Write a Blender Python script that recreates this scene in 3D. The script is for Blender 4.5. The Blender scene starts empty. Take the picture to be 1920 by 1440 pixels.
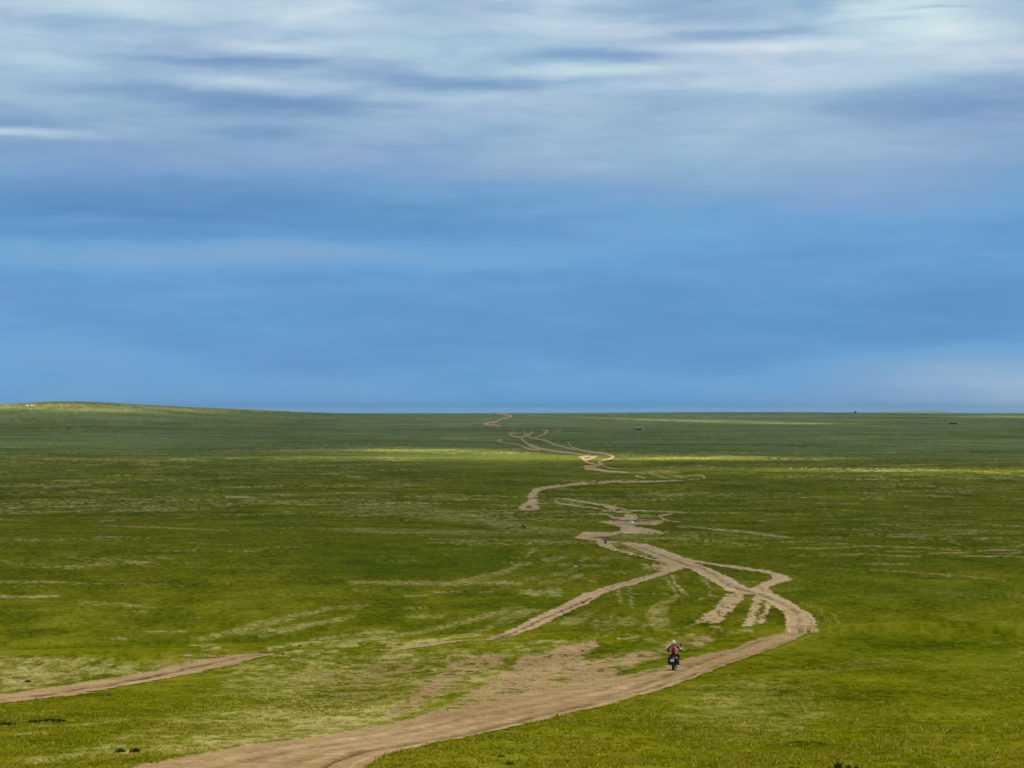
import bpy, bmesh, math, random
import numpy as np
from mathutils import Vector, Matrix
random.seed(7)
rng = np.random.default_rng(11)
sc = bpy.context.scene
COL = sc.collection
PI = math.pi

# ------------------------------------------------------------------ camera
F = 4107.0                      # focal length in pixels of a 1920 px wide frame
PITCH = math.atan(50 / F)
cp, sp = math.cos(PITCH), math.sin(PITCH)
cam_d = bpy.data.cameras.new('camera')
cam = bpy.data.objects.new('camera', cam_d)
COL.objects.link(cam)
cam_d.sensor_width = 36
cam_d.lens = F / 1920 * 36
cam_d.clip_start = 0.5
cam_d.clip_end = 120000
cam.location = (0, 0, 0)
cam.rotation_euler = (PI / 2 + PITCH, 0, 0)
sc.camera = cam
sc.view_settings.view_transform = 'Standard'
sc.view_settings.look = 'None'
sc.view_settings.gamma = 1
EXPO = 0.7
sc.view_settings.exposure = EXPO
sc.cycles.use_denoising = True
sc.cycles.denoising_input_passes = 'RGB_ALBEDO_NORMAL'
sc.cycles.denoising_prefilter = 'NONE'
sc.render.filter_size = 1.15
sc.cycles.max_bounces = 5
sc.cycles.diffuse_bounces = 2
sc.cycles.transparent_max_bounces = 12
sc.cycles.volume_bounces = 0

def project(x, y, z):
    dep = np.maximum(y * cp + z * sp, 0.05)
    return 960 + F * x / dep, 720 - F * (-y * sp + z * cp) / dep

# ------------------------------------------------------------------ noise
def _hash(ix, iy, seed):
    h = (ix.astype(np.int64) * 374761393 + iy.astype(np.int64) * 668265263 + seed * 974634777) & 0xFFFFFFFF
    h = ((h ^ (h >> 13)) * 1274126177) & 0xFFFFFFFF
    h = (h ^ (h >> 16)) & 0xFFFFFFFF
    return h.astype(np.float64) / 4294967295.0

def vnoise(x, y, seed=0):
    ix = np.floor(x); iy = np.floor(y)
    fx = x - ix; fy = y - iy
    fx = fx * fx * fx * (fx * (fx * 6 - 15) + 10); fy = fy * fy * fy * (fy * (fy * 6 - 15) + 10)
    ix = ix.astype(np.int64); iy = iy.astype(np.int64)
    a = _hash(ix, iy, seed); b = _hash(ix + 1, iy, seed)
    c = _hash(ix, iy + 1, seed); d = _hash(ix + 1, iy + 1, seed)
    return (a + (b - a) * fx) * (1 - fy) + (c + (d - c) * fx) * fy

def fbm(x, y, seed=0, octv=4, gain=0.5):
    s = 0; a = 1; t = 0
    for k in range(octv):
        s = s + a * vnoise(x + 17.3 * k, y - 9.1 * k, seed + k)
        t += a
        x = x * 2.03; y = y * 2.03; a *= gain
    return s / t            # about 0..1, mean .5

def sstep(a, b, x):
    t = np.clip((x - a) / (b - a), 0, 1)
    return t * t * (3 - 2 * t)

# ------------------------------------------------------------------ terrain
PY = np.array([0, 20, 45, 80, 110, 137, 152, 168, 185, 205, 250, 300, 320, 400, 480, 562, 650, 775, 900, 1100, 1400,
               1700, 2000, 2500, 3000, 4000, 5000, 6000, 8000, 10000, 11500, 12600, 15000, 20000, 34000, 60000], float)
PZ = np.array([-1.9, -4.25, -7.36, -11.1, -13.95, -16.25, -16.95, -17.25, -19.0, -22.2, -28.6, -31.3, -31.9, -33.3, -34.1, -34.3,
               -37.2, -41.7, -44.0, -46.0, -47.0, -46.4, -46, -46, -46, -45, -43, -39, -31, -20, -13.6, -16, -40, -56, -58, -58], float)

def pchip_slopes(x, y):
    h = np.diff(x); d = np.diff(y) / h
    m = np.zeros_like(y)
    m[0], m[-1] = d[0], d[-1]
    for i in range(1, len(x) - 1):
        if d[i - 1] * d[i] <= 0:
            m[i] = 0
        else:
            w1 = 2 * h[i] + h[i - 1]; w2 = h[i] + 2 * h[i - 1]
            m[i] = (w1 + w2) / (w1 / d[i - 1] + w2 / d[i])
    return m
PM = pchip_slopes(PY, PZ)

def profile(y):
    y = np.clip(y, 0, 59999.0)
    i = np.clip(np.searchsorted(PY, y, side='right') - 1, 0, len(PY) - 2)
    h = PY[i + 1] - PY[i]; t = (y - PY[i]) / h
    return ((2 * t**3 - 3 * t**2 + 1) * PZ[i] + (t**3 - 2 * t**2 + t) * h * PM[i]
            + (-2 * t**3 + 3 * t**2) * PZ[i + 1] + (t**3 - t**2) * h * PM[i + 1])

def terrain(x, y, micro=True):
    r = np.hypot(x, y)
    az = np.arctan2(x, np.maximum(y, 1e-6))
    azc = np.clip(az, -0.45, 0.45)
    # distances bend a little with direction, so that the brow runs obliquely
    k = 1 + 0.30 * azc * sstep(60, 150, r) * (1 - sstep(300, 520, r))
    yy = np.where(y > 0, y * 0.8 + r * 0.2, r)
    z = profile(yy / k)
    # the long hill far to the left and the lower swells of the skyline
    z = z + 52 * np.exp(-((az + 0.206) / 0.058)**2) * np.exp(-((yy - 6900) / 1500)**2)
    z = z + 40 * np.exp(-((az + 0.170) / 0.095)**2) * np.exp(-((yy - 8600) / 1500)**2)
    z = z + 7 * np.exp(-((az - 0.11) / 0.07)**2) * np.exp(-((yy - 11000) / 1400)**2)
    z = z + 58 * np.exp(-((az - 0.190) / 0.011)**2) * np.exp(-((yy - 25000) / 3000)**2)
    z = z + 52 * np.exp(-((az - 0.172) / 0.014)**2) * np.exp(-((yy - 27000) / 3000)**2)
    # gentle rolling
    z = z + (fbm(x / 260, y / 260, 3, 3) - .5) * 1.3 * sstep(330, 800, r)
    z = z + (fbm(x / 1500, y / 1500, 5, 3) - .5) * 5 * sstep(2500, 5000, r) * (1 - sstep(9000, 11000, r) * .6)
    if micro:
        z = z + (fbm(x / 7, y / 7, 8, 3) - .5) * 0.28 * (1 - sstep(200, 400, r))
        z = z + (fbm(x / 0.9, y / 0.9, 21, 3) - .5) * 0.09 * (1 - sstep(150, 260, r))
        z = z + (fbm(x / 28, y / 28, 31, 3) - .5) * 0.7 * sstep(280, 420, r) * (1 - sstep(1500, 3000, r))
    return z

_YS = np.exp(np.linspace(math.log(25), math.log(16000), 9000))
def at(u, v):
    """world point of the ground seen in the photograph's pixel (u, v)"""
    x = (u - 960) / F * _YS
    z = terrain(x, _YS)
    dep = _YS * cp + z * sp
    uu = 960 + F * x / dep
    vv = 720 - F * (-_YS * sp + z * cp) / dep
    vm = np.minimum.accumulate(vv)
    i = int(np.argmax(vm <= v))
    if vm[i] > v: i = int(np.argmin(vm))
    return Vector((float((u - 960) / F * (_YS[i] * cp + z[i] * sp)), float(_YS[i]), float(z[i])))

# ------------------------------------------------------------------ what grows where: traced tracks and worn ground
V0, V1 = 750, 1452
SS = 2
W, H = 1980 * SS, (V1 - V0) * SS
UOFF = -30
LAY = {k: np.zeros((H, W), np.float32) for k in ('soil', 'dry', 'mud_shade', 'lush', 'bright', 'line')}  # dark layer: rut soil, and shade painted below eroded lips
ROAD = {}

def _box(us, vs, m):
    x0 = max(0, int((min(us) - m - UOFF) * SS)); x1 = min(W, int((max(us) + m - UOFF) * SS) + 2)
    y0 = max(0, int((min(vs) - m - V0) * SS)); y1 = min(H, int((max(vs) + m - V0) * SS) + 2)
    return x0, x1, y0, y1

def put(layer, cover, box, val, mode):
    x0, x1, y0, y1 = box
    A = LAY[layer] if isinstance(layer, str) else layer
    S = A[y0:y1, x0:x1]
    if mode == 'max':
        np.maximum(S, cover * val, out=S)
    else:
        S[:] = S * (1 - cover) + val * cover

def poly(layer, pts, val=1.0, mode='max', soft=0, road=None):
    us = [p[0] for p in pts]; vs = [p[1] for p in pts]
    box = _box(us, vs, 2 + soft * 2)
    x0, x1, y0, y1 = box
    if x1 <= x0 or y1 <= y0: return
    gx = (np.arange(x0, x1) + .5) / SS + UOFF
    gy = (np.arange(y0, y1) + .5) / SS + V0
    ins = np.zeros((y1 - y0, x1 - x0), bool)
    n = len(pts)
    for i in range(n):
        ax, ay = pts[i][:2]; bx, by = pts[(i + 1) % n][:2]
        if ay == by: continue
        rows = (gy > min(ay, by)) & (gy <= max(ay, by))
        if not rows.any(): continue
        xi = ax + (gy[rows] - ay) / (by - ay) * (bx - ax)
        ins[rows] ^= gx[None, :] > xi[:, None]
    c = ins.astype(np.float32)
    if soft:
        k = max(1, int(soft * SS))
        for _ in range(2):
            c = blur(c, 0, k); c = blur(c, 1, k * 2)
    put(layer, c, box, val, mode)
    if road: put(ROAD.setdefault(road, np.zeros((H, W), np.float32)), c, box, 1.0, 'max')

def blur(a, axis, k):
    if k < 1 or a.shape[axis] < 3: return a
    p = [(0, 0), (0, 0)]; p[axis] = (k + 1, k)
    cs = np.cumsum(np.pad(a, p, mode='edge'), axis=axis, dtype=np.float64)
    n = a.shape[axis]
    if axis == 0: return ((cs[2 * k + 1:2 * k + 1 + n] - cs[0:n]) / (2 * k + 1)).astype(np.float32)
    return ((cs[:, 2 * k + 1:2 * k + 1 + n] - cs[:, 0:n]) / (2 * k + 1)).astype(np.float32)

def stroke(layer, pts, val=1.0, mode='max', soft=0.5, road=None, taper=True):
    """a worn line: points (u, v, half width)"""
    # smooth the line
    P = np.array(pts, float)
    if len(P) > 2:
        t = np.arange(len(P)); tt = np.linspace(0, len(P) - 1, (len(P) - 1) * 6 + 1)
        Q = np.zeros((len(tt), 3))
        for c in range(3):
            m = np.gradient(P[:, c])
            i = np.clip(tt.astype(int), 0, len(P) - 2); s = tt - i
            Q[:, c] = ((2*s**3-3*s**2+1)*P[i, c] + (s**3-2*s**2+s)*m[i] + (-2*s**3+3*s**2)*P[i+1, c] + (s**3-s**2)*m[i+1])
        P = Q
    if road == 'far': P = P.copy() if isinstance(P, np.ndarray) else P; P[:, 2] *= np.interp(P[:, 1], [780, 848, 853, 872, 878, 960], [1.9, 1.8, 1.0, 1.0, 1.3, 1.25])
    for i in range(len(P) - 1):
        ax, ay, aw = P[i]; bx, by, bw = P[i + 1]
        mw = max(aw, bw) + soft + 1
        box = _box((ax, bx), (ay, by), mw)
        x0, x1, y0, y1 = box
        if x1 <= x0 or y1 <= y0: continue
        gx = ((np.arange(x0, x1) + .5) / SS + UOFF)[None, :]
        gy = ((np.arange(y0, y1) + .5) / SS + V0)[:, None]
        dx, dy = bx - ax, by - ay
        L = dx * dx + dy * dy + 1e-9
        t = np.clip(((gx - ax) * dx + (gy - ay) * dy) / L, 0, 1)
        d = np.hypot(gx - ax - t * dx, gy - ay - t * dy)
        w = aw + (bw - aw) * t
        c = (1 - sstep(-soft, soft, d - w)).astype(np.float32)
        put(layer, c, box, val, mode)
        if road: put(ROAD.setdefault(road, np.zeros((H, W), np.float32)), c, box, 1.0, 'max')

# --- bare plateau and dry turf of the near slope
poly('dry', [(560,1392),(600,1356),(675,1322),(724,1304),(780,1275),(840,1236),(877,1221),(945,1225),(960,1243),(925,1262),(880,1290),(840,1320),(760,1352),(640,1378)], .75, soft=5)
poly('soil', [(700,1345),(760,1310),(800,1272),(845,1238),(880,1223),(944,1226),(950,1240),(905,1262),(850,1284),(800,1320),(740,1350)], .62, soft=4)
poly('soil', [(640,1374),(750,1349),(832,1326),(877,1300),(915,1277),(960,1247),(975,1229),(1020,1221),(1069,1206),(1125,1199),(1134,1207),
              (1087,1232),(1155,1229),(1237,1214),(1260,1199),(1320,1192),(1345,1197),(1320,1214),(1275,1222),(1200,1246),(1150,1262),(1180,1266),
              (1100,1282),(900,1326),(832,1340),(760,1360)], .72, soft=3, road='plateau')
poly('dry', [(400,1246),(520,1232),(760,1222),(940,1222),(900,1262),(800,1290),(700,1330),(560,1370),(420,1384),(240,1400),(200,1390),(330,1350),(480,1318),(420,1290)], .38, soft=12)
poly('soil', [(430,1246),(540,1234),(760,1226),(900,1240),(800,1284),(680,1330),(540,1352),(460,1330),(520,1300)], .42, soft=9)
poly('soil', [(-30,1240),(120,1242),(280,1252),(170,1268),(60,1284),(-30,1290)], .30, soft=5)
poly('soil', [(300,1405),(420,1382),(600,1352),(680,1340),(690,1358),(560,1386),(420,1404),(330,1418)], .5, soft=5)
poly('dry', [(-30,1236),(120,1238),(290,1250),(170,1272),(60,1290),(-30,1296)], .7, soft=5)
poly('dry', [(240,1402),(400,1375),(560,1352),(680,1330),(690,1364),(560,1384),(400,1410),(330,1420)], .85, soft=6)
poly('dry', [(40,1426),(140,1410),(260,1392),(330,1400),(250,1418),(140,1424),(60,1432)], .7, soft=4)
poly('soil', [(50,1424),(130,1412),(215,1398),(260,1400),(200,1412),(120,1420),(70,1428)], .45, soft=3)
for a in ((180,1352,230,1350),(60,1362,150,1360),(150,1358,240,1353),(0,1376,60,1374)):
    stroke('dry', [(a[0],a[1],2.5),(a[2],a[3],2)], .7, soft=2)
poly('dry', [(1300,1290),(1420,1268),(1560,1300),(1540,1380),(1380,1400),(1290,1350)], .28, soft=16)
poly('dry', [(1380,1310),(1480,1300),(1530,1330),(1460,1362),(1380,1360)], .3, soft=12)

# --- the main dirt road on the near slope
poly('soil', [(225,1452),(240,1441),(330,1420),(401,1409),(474,1395),(547,1386),(610,1379),(650,1369),(700,1363),(750,1351),(832,1333),(880,1324),(960,1305),
              (1040,1290),(1120,1274),(1180,1264),(1240,1252),(1262,1245),(1300,1232),(1365,1219),(1405,1206),(1442,1193),(1474,1188.5),(1510,1186),
              (1507,1190),(1481,1203),(1439,1219),(1365,1245),(1320,1264),(1275,1281),(1215,1300),(1125,1326),(1020,1349),(960,1364),(870,1384),(810,1394),
              (720,1415),(664,1452)], 1.0, soft=1, road='main')
stroke('mud_shade', [(1446,1197,1.6),(1400,1212,2),(1330,1236,2.5),(1270,1259,3.5),(1180,1292,3.5),(1100,1318,3),(1030,1334,2),(960,1352,1.5),(880,1370,1)], .42, soft=2)
stroke('mud_shade', [(1420,1226,1),(1340,1251,2),(1250,1282,2),(1150,1312,1.5)], .18, soft=3)
stroke('mud_shade', [(1000,1330,3),(900,1352,3),(800,1376,2),(700,1396,2)], .16, soft=4)
stroke('soil', [(1250,1249,2),(1210,1262,3),(1150,1280,3)], .55, 'set', soft=3)
_lo = np.array([(664,1452),(720,1415),(810,1394),(870,1384),(960,1364),(1020,1349),(1125,1326),(1215,1300),(1275,1281),(1320,1264),(1365,1245),(1439,1219),(1490,1199)], float)
_up = np.array([(150,1452),(330,1420),(474,1395),(560,1385),(700,1362),(790,1343),(960,1306),(1090,1280),(1180,1264),(1262,1246),(1310,1232),(1400,1206),(1460,1192)], float)
_r = random.Random(9)
for t_, a_, w_, lay in ((.06,.55,1.2,'pale'),(.165,.55,1.9,'mud_shade'),(.25,.3,3,'pale'),(.37,.12,2.5,'mud_shade'),(.48,.28,4,'pale'),(.58,.26,2,'mud_shade'),(.69,.25,3,'pale'),(.80,.10,2,'mud_shade')):
    pts_ = [(*(l + (u_ - l) * (t_ + _r.uniform(-.025, .025))), w_ * (1.5 - .08 * i)) for i, (l, u_) in enumerate(zip(_lo, _up))]
    if lay == 'mud_shade': stroke('mud_shade', pts_, a_, soft=2.2)
    else: stroke('bright', pts_, a_, soft=2.5)
poly('lush', [(1150,1264),(1250,1232),(1330,1218),(1440,1190),(1440,1193),(1330,1225),(1260,1245),(1180,1266)], .7, soft=2)

# --- left track
poly('soil', [(-30,1307),(0,1302),(87,1289),(204,1273),(292,1255),(365,1240),(419,1229),(489,1224),(521,1225.5),(437,1246),(365,1262),(292,1275),(219,1289),(146,1302),(73,1311),(-30,1322)], 1.0, soft=.7, road='left')
stroke('mud_shade', [(-20,1315,1),(29,1308,1.4),(120,1296,1.4),(219,1280,1.5),(292,1267,1.5),(365,1250,1.5),(437,1236,1.2),(490,1228,.8)], .65, soft=1.2)
stroke('mud_shade', [(330,1231.5,1),(372,1232.5,1.7),(402,1231.5,1.7),(418,1231,.6)], 1.0, soft=.8)  # shade below the pale lip, painted as a dark line
stroke('soil', [(336,1228.5,1),(380,1228,1.8),(418,1229.5,1)], .8)
poly('soil', [(330,1236),(420,1229),(330,1249),(250,1262),(250,1257)], .55, soft=2)
stroke('dry', [(0,1239,2.5),(60,1238,2)], .9)
stroke('dry', [(-10,1275,3),(20,1275,2)], .8)

# --- middle arm
poly('soil', [(905,1199),(940,1188),(960,1180),(993,1163),(1027,1147),(1060,1130),(1093,1115),(1147,1097),(1193,1085),(1227,1075),(1253,1058),(1285,1060),(1280,1067),(1247,1078),(1193,1095),
              (1160,1103),(1127,1115),(1103,1132),(1060,1150),(1010,1176),(967,1191),(922,1199)], 1.0, soft=.6, road='arm')
stroke('soil', [(922,1198.5,1),(847,1204,2.0),(800,1210,2.7),(760,1215,2.3),(715,1219.5,1.3)], 1.0, road='arm')
stroke('dry', [(840,1204,3),(780,1209,5),(700,1217,5)], .8, soft=2)
stroke('mud_shade', [(930,1196,.8),(960,1187,1.3),(1010,1165,1.5),(1050,1147,1.5),(1100,1126,2)], .75, soft=.8)
stroke('mud_shade', [(1090,1130,1.5),(1108,1122,1.5)], 1.0, soft=.8)
stroke('mud_shade', [(1120,1110,.8),(1160,1098,.8),(1200,1087,.8),(1240,1070,.6)], .5, soft=.8)
stroke('soil', [(1085,1118,2),(1100,1112,1.5)], .6)

# --- trunk of the road on the plain, its two lanes and the eastern loop
poly('soil', [(1072,1008.5),(1083,1005),(1093,1010.5),(1117,1014),(1128,1012),(1142,1015),(1165,1017),(1173,1016),(1213,1020),(1243,1030),(1273,1042),(1293,1048),(1343,1057),(1393,1063),(1440,1070),
              (1467,1077),(1483,1083),(1487,1088),(1470,1092),(1453,1095),(1442,1102),(1443,1108),(1460,1117),(1480,1127),(1500,1140),(1520,1150),(1532,1167),(1532,1177),(1527,1188),(1473,1188),
              (1473,1167),(1470,1147),(1450,1137),(1433,1127),(1410,1115),(1380,1112),(1365,1110),(1353,1100),(1323,1083),(1293,1068),(1253,1061),(1227,1052),(1193,1042),(1168,1037),(1135,1028),(1118,1022),(1116,1015)], 1.0, soft=.5, road='main')
poly('soil', [(1293,1053),(1343,1061.5),(1427,1073),(1443,1077),(1450,1083),(1443,1088),(1427,1093),(1413,1102),(1407,1104.5),(1390,1096),(1373,1085),(1343,1071),(1310,1059)], 0.0, 'set', soft=.4)
poly(ROAD['main'], [(1293,1053),(1343,1061.5),(1427,1073),(1443,1077),(1450,1083),(1443,1088),(1427,1093),(1413,1102),(1407,1104.5),(1390,1096),(1373,1085),(1343,1071),(1310,1059)], 0.0, 'set', soft=.4)
stroke('dry', [(1385,1089,1),(1420,1090.5,1)], .8)
poly('soil', [(1142,1019),(1165,1019),(1190,1028),(1222,1042),(1236,1050),(1200,1041),(1160,1031)], .25, 'set', soft=.6)
poly('dry', [(1142,1019),(1165,1019),(1190,1028),(1222,1042),(1236,1050),(1200,1041),(1160,1031)], .6, soft=.6)
for b_ in ([(1118,1022,1),(1135,1028,1.2),(1168,1037,1.4),(1193,1042,1.4),(1227,1052,1.5)], [(1178,1017,1),(1213,1021,1.2),(1243,1031,1.4),(1273,1043,1.5),(1300,1055,1.5)], [(1293,1066,1.2),(1323,1081,1.6),(1353,1098,1.8),(1380,1110,2)],
           [(1300,1054,1),(1345,1075,1.2),(1392,1100,1.4),(1420,1108,1.6),(1450,1116,1.8),(1478,1128,2),(1498,1140,2),(1517,1151,2),(1529,1167,2.2),(1529,1178,2)], [(1436,1127,1.5),(1460,1140,1.8),(1474,1152,2),(1478,1170,2.4),(1480,1184,2)],
           [(1395,1064,.8),(1440,1072,1.2),(1478,1085,1.6),(1455,1093,1.4),(1436,1103,1.8)], [(1094,1000,1.5),(1110,1003,1.5)], [(1180,992,1.5),(1200,996,1.8),(1170,999,1.5)]):
    stroke('bright', b_, .9, soft=1)
for b_ in ([(1310,1062,1),(1345,1083,1.4),(1372,1101,1.8),(1400,1108,1.4),(1440,1120,1.5),(1470,1134,1.6),(1490,1146,1.8),(1497,1165,2.2),(1496,1184,2)], [(1200,1026,1),(1240,1042,1.4),(1275,1054,1.6),(1300,1064,1.4)], [(1420,1096,1.2),(1432,1108,1.4)], [(1516,1156,1),(1522,1170,1.2),(1520,1184,1)]):
    stroke('mud_shade', b_, .5, soft=1.3)
stroke('mud_shade', [(1185,1022,.7),(1215,1032,.9),(1240,1043,.7)], .45)
stroke('mud_shade', [(1300,1060,.8),(1340,1078,1),(1375,1098,1),(1410,1110,.8)], .3, soft=1)
stroke('mud_shade', [(1480,1132,.6),(1498,1150,1),(1504,1170,1.2),(1500,1187,1.4)], .5, soft=1)
stroke('mud_shade', [(1510,1150,.6),(1518,1165,1)], .3, soft=1)
stroke('mud_shade', [(1506,1180,1.2),(1513,1186,1.6)], .8, soft=1)
poly('soil', [(1200,1057),(1232,1054),(1254,1058),(1245,1067),(1215,1071),(1202,1066)], .55, soft=1.5)
stroke('mud_shade', [(1222,1051,.6),(1245,1055,.8),(1252,1061,1)], .7)

# --- faint wheel marks between the arms
poly('soil', [(1364,1112),(1394,1113),(1396,1121),(1384,1133),(1370,1149),(1353,1168),(1339,1170),(1301,1170),(1313,1157),(1339,1139),(1351,1125)], .80, soft=1, road='spur')
stroke('dry', [(1301,1170,2.5),(1285,1180,2.5),(1266,1188,2)], .85)
poly('soil', [(1412,1117),(1430,1119),(1426,1139),(1420,1159),(1410,1174),(1390,1175),(1404,1147)], .78, soft=1, road='spur')
poly('soil', [(1434,1123),(1444,1129),(1443,1149),(1434,1167),(1418,1175),(1422,1159),(1434,1140)], .78, soft=1, road='spur')
stroke('dry', [(1418,1175,1.5),(1406,1184,1.3),(1358,1189.6,1.1),(1279,1190.6,.9)], .9)
stroke('dry', [(1350,1187,1.5),(1382,1182.5,1.2)], .9)
stroke('soil', [(1333,1173,2),(1349,1177,2)], .6)
for s in ([(1248,1081,1.8),(1256,1095,2),(1263,1106,2),(1268,1117,2.4)], [(1260,1078,1.8),(1268,1095,2.6),(1277,1106,3.4),(1288,1115,3)]):
    stroke('soil', s, .5, soft=1); stroke('dry', s, .9, soft=1.4)
stroke('dry', [(1262,1119,3),(1285,1117,3)], .9, soft=1.5)
stroke('dry', [(1267,1121,4),(1240,1133,5),(1225,1142,7)], .65, soft=3)
poly('dry', [(1208,1146),(1250,1136),(1254,1158),(1250,1180),(1224,1180),(1212,1160)], .85, soft=2)
poly('soil', [(1212,1148),(1246,1142),(1250,1160),(1246,1176),(1230,1172)], .4, soft=3)
poly('dry', [(1155,1157),(1190,1155),(1196,1170),(1175,1176),(1158,1172)], .8, soft=2)
poly('soil', [(1160,1160),(1188,1158),(1190,1168),(1170,1172)], .4, soft=2)
poly('dry', [(1105,1165),(1150,1150),(1155,1176),(1120,1182)], .55, soft=3)
poly('dry', [(1043,1172),(1065,1155),(1110,1147),(1105,1160),(1080,1172)], .75, soft=2)
stroke('dry', [(1158,1105,3),(1160,1118,3),(1166,1130,3)], .8, soft=1.5)
stroke('dry', [(1182,1103,2),(1180,1116,2),(1187,1138,2.5)], .8, soft=1.5)
stroke('dry', [(1147,1113,.7),(1200,1113.4,.9),(1252,1113.4,.8)], .95)
stroke('dry', [(1312,1080,3),(1325,1092,4),(1332,1104,3),(1331,1115,3),(1345,1118,1.5)], .65, soft=2)
stroke('soil', [(1322,1095,1.5),(1333,1096,1.5)], .5); stroke('soil', [(1325,1118,1.5),(1345,1118,1)], .5)
stroke('dry', [(1325,1118,1.5),(1305,1128,1.5)], .7)
for s in ([(1107,1195,2.5),(1128,1188,3),(1147,1178,3)], [(1150,1197,2.5),(1213,1191,2.5)], [(1185,1185,3),(1212,1172,4)], [(1060,1196,1.5),(1100,1188,1.5)],
          [(1170,1205,2),(1235,1195,1.5)], [(960,1207,1.5),(1040,1199,1.5)], [(940,1213,2.2),(990,1206,2)], [(1000,1205,2),(1065,1201,2)], [(950,1219,2),(1030,1212,2)]):
    stroke('dry', s, .75, soft=1.5)
# the dry streaks to the left of the arm
for s in ([(962,1060,2.5),(995,1057,2.5)], [(1017,1060,2),(1038,1058,2)], [(1050,1060,3),(1070,1057,3)], [(1092,1060,2),(1108,1060,1.5)], [(1114,1061,2.5),(1142,1060,2)], [(930,1094,2),(977,1094,2.5)],
          [(983,1087,2),(1010,1084,2)], [(1013,1092,3),(1055,1089,3)], [(1067,1088,3),(1088,1078,4)], [(980,1110,5),(1048,1110,8)], [(1000,1114,5),(1035,1104,5)], [(1108,1090,2),(1118,1090,2)],
          [(935,1166,6),(960,1157,8),(985,1148,6),(1007,1144,4)], [(1060,1072,3),(1080,1070,3)], [(985,1045,3),(1000,1030,3)], [(1020,1050,5),(1060,1046,3)], [(1090,1050,3),(1105,1048,3)],
          [(1030,1076,3),(1060,1076,3)], [(940,1140,2),(985,1138,2)], [(1125,1046,1.5),(1180,1045,1)], [(1205,1062,2),(1220,1060,2)]):
    stroke('dry', s, .7, soft=2.5)
for s in ([(395,1192,3),(419,1189,4),(480,1172,6),(560,1154,5),(641,1136,2.5)], [(485,1190,5),(579,1171,5),(666,1155,3)], [(430,1188,4),(520,1182,5),(570,1178,3)], [(585,1199,3),(704,1186,3),(740,1185,2)], [(513,1217,3),(641,1205,3),(766,1190,4),(847,1172,4),(905,1156,5),(954,1145,4)],
          [(641,1212,4),(740,1206,4),(822,1201,4),(891,1186,4),(960,1158,3)], [(535,1230,4),(619,1225,5)], [(672,1234,4),(797,1226,4)], [(654,1092,3),(766,1093,4),(860,1094,3.5),(960,1092,3)],
          [(860,1090,4),(930,1076,5),(975,1058,4)], [(640,1137,2),(690,1135,1.5)], [(760,1141,2.5),(800,1139,2)], [(765,1156,2),(830,1157,2)], [(360,1197,3),(400,1199,2)], [(360,1212,3),(430,1210,3)], [(605,1140,2),(680,1141,2)], [(735,1103,1),(755,1104,1.2)], [(760,1119,1.8),(800,1116,1.5)]):
    stroke('dry', s, .72, soft=3)
for s in ([(812,1110,1),(838,1109,2)], [(848,1109,1.5),(865,1108.5,2)], [(900,1110,1.5),(925,1109,2)]):
    stroke('dry', s, .9); stroke('mud_shade', [(s[0][0], s[0][1] + 2.6, .7), (s[1][0], s[1][1] + 2.8, .8)], .45)  # pale lip with its shade painted underneath
poly('soil', [(540,1233),(560,1226),(615,1222),(622,1227),(580,1236)], .4, soft=2)
poly('dry', [(600,994),(700,990),(860,994),(1000,999),(1000,1004),(860,1003),(700,1000)], .5, soft=2)

# --- washed pale turf west of the ford, the ford itself and the rider's strip
poly('dry', [(620,954),(705,947),(780,949),(842,956),(905,965),(985,982),(1090,996),(1088,1002),(980,1000),(900,985),(805,974),(705,967)], .62, soft=3)
poly('soil', [(740,952),(790,949.5),(842,956.5),(855,961),(800,963),(760,959)], .4, soft=2)
poly('soil', [(1116,979),(1150,985),(1165,989),(1162,993),(1158,997),(1143,998),(1093,997),(1083,1005),(1072,1009),(1093,1012),(1117,1014),(1130,1010),(1150,1004.5),(1180,1003.5),(1213,1003.5),(1225,1004),(1243,1003),(1247.5,1001),
              (1244,998),(1225,993),(1195,988),(1183,986),(1195,984),(1228,985),(1236,983),(1245,979),(1254,977.5),(1230,975.5),(1190,974),(1150,976)], 1.0, soft=.4, road='main')
poly('soil', [(1155,1000.5),(1215,1001.5),(1213,1004.5),(1160,1004)], .3, 'set', soft=.6)
for s in ([(1216,998.5,.7),(1220,1001,.8)], [(1226,999,1),(1230,1001.5,1.2),(1224,1003,.7)], [(1236,1000,1),(1238,1002,1)]):
    stroke('soil', s, 0.05, 'set'); stroke('lush', s, .6)
stroke('dry', [(1128,1006,2),(1180,1007,2.6),(1240,1009,2.2),(1285,1011,1.2)], .95, soft=1)
stroke('mud_shade', [(1100,1009.5,.5),(1117,1008.3,1.4),(1130,1007.6,1.2),(1146,1007.6,.7)], 1.0, soft=.6)
stroke('mud_shade', [(1148,975.5,.8),(1172,976.8,1.3),(1200,977,1.6),(1235,978,.8),(1256,977.5,.5)], .95, soft=.6)
stroke('mud_shade', [(1152,981,1.5),(1180,983,1.8),(1220,982.5,1.2)], .25, soft=1)
stroke('mud_shade', [(1143,973.6,.4),(1160,973.8,.8)], .6)
stroke('mud_shade', [(1155,995.6,.8),(1163,994.5,1)], .9)
stroke('dry', [(1271,987,1.5),(1300,988,2),(1348,993,3),(1390,996.5,3),(1442,1003,2.6),(1487,1008.5,1.2)], 1.0, soft=1)
stroke('line', [(1271,987,1),(1300,988,1.4),(1348,993,2.2),(1390,996.5,2.2),(1442,1003,1.8),(1487,1008.5,.9)], .95, soft=1)
stroke('line', [(1010,966.5,.7),(1105,964.5,1),(1136,964.5,1.1)], .7)
stroke('soil', [(1310,990,.8),(1348,993,2),(1390,996.5,2),(1442,1003,1.6),(1480,1008,.8)], .55, soft=.8)
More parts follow.
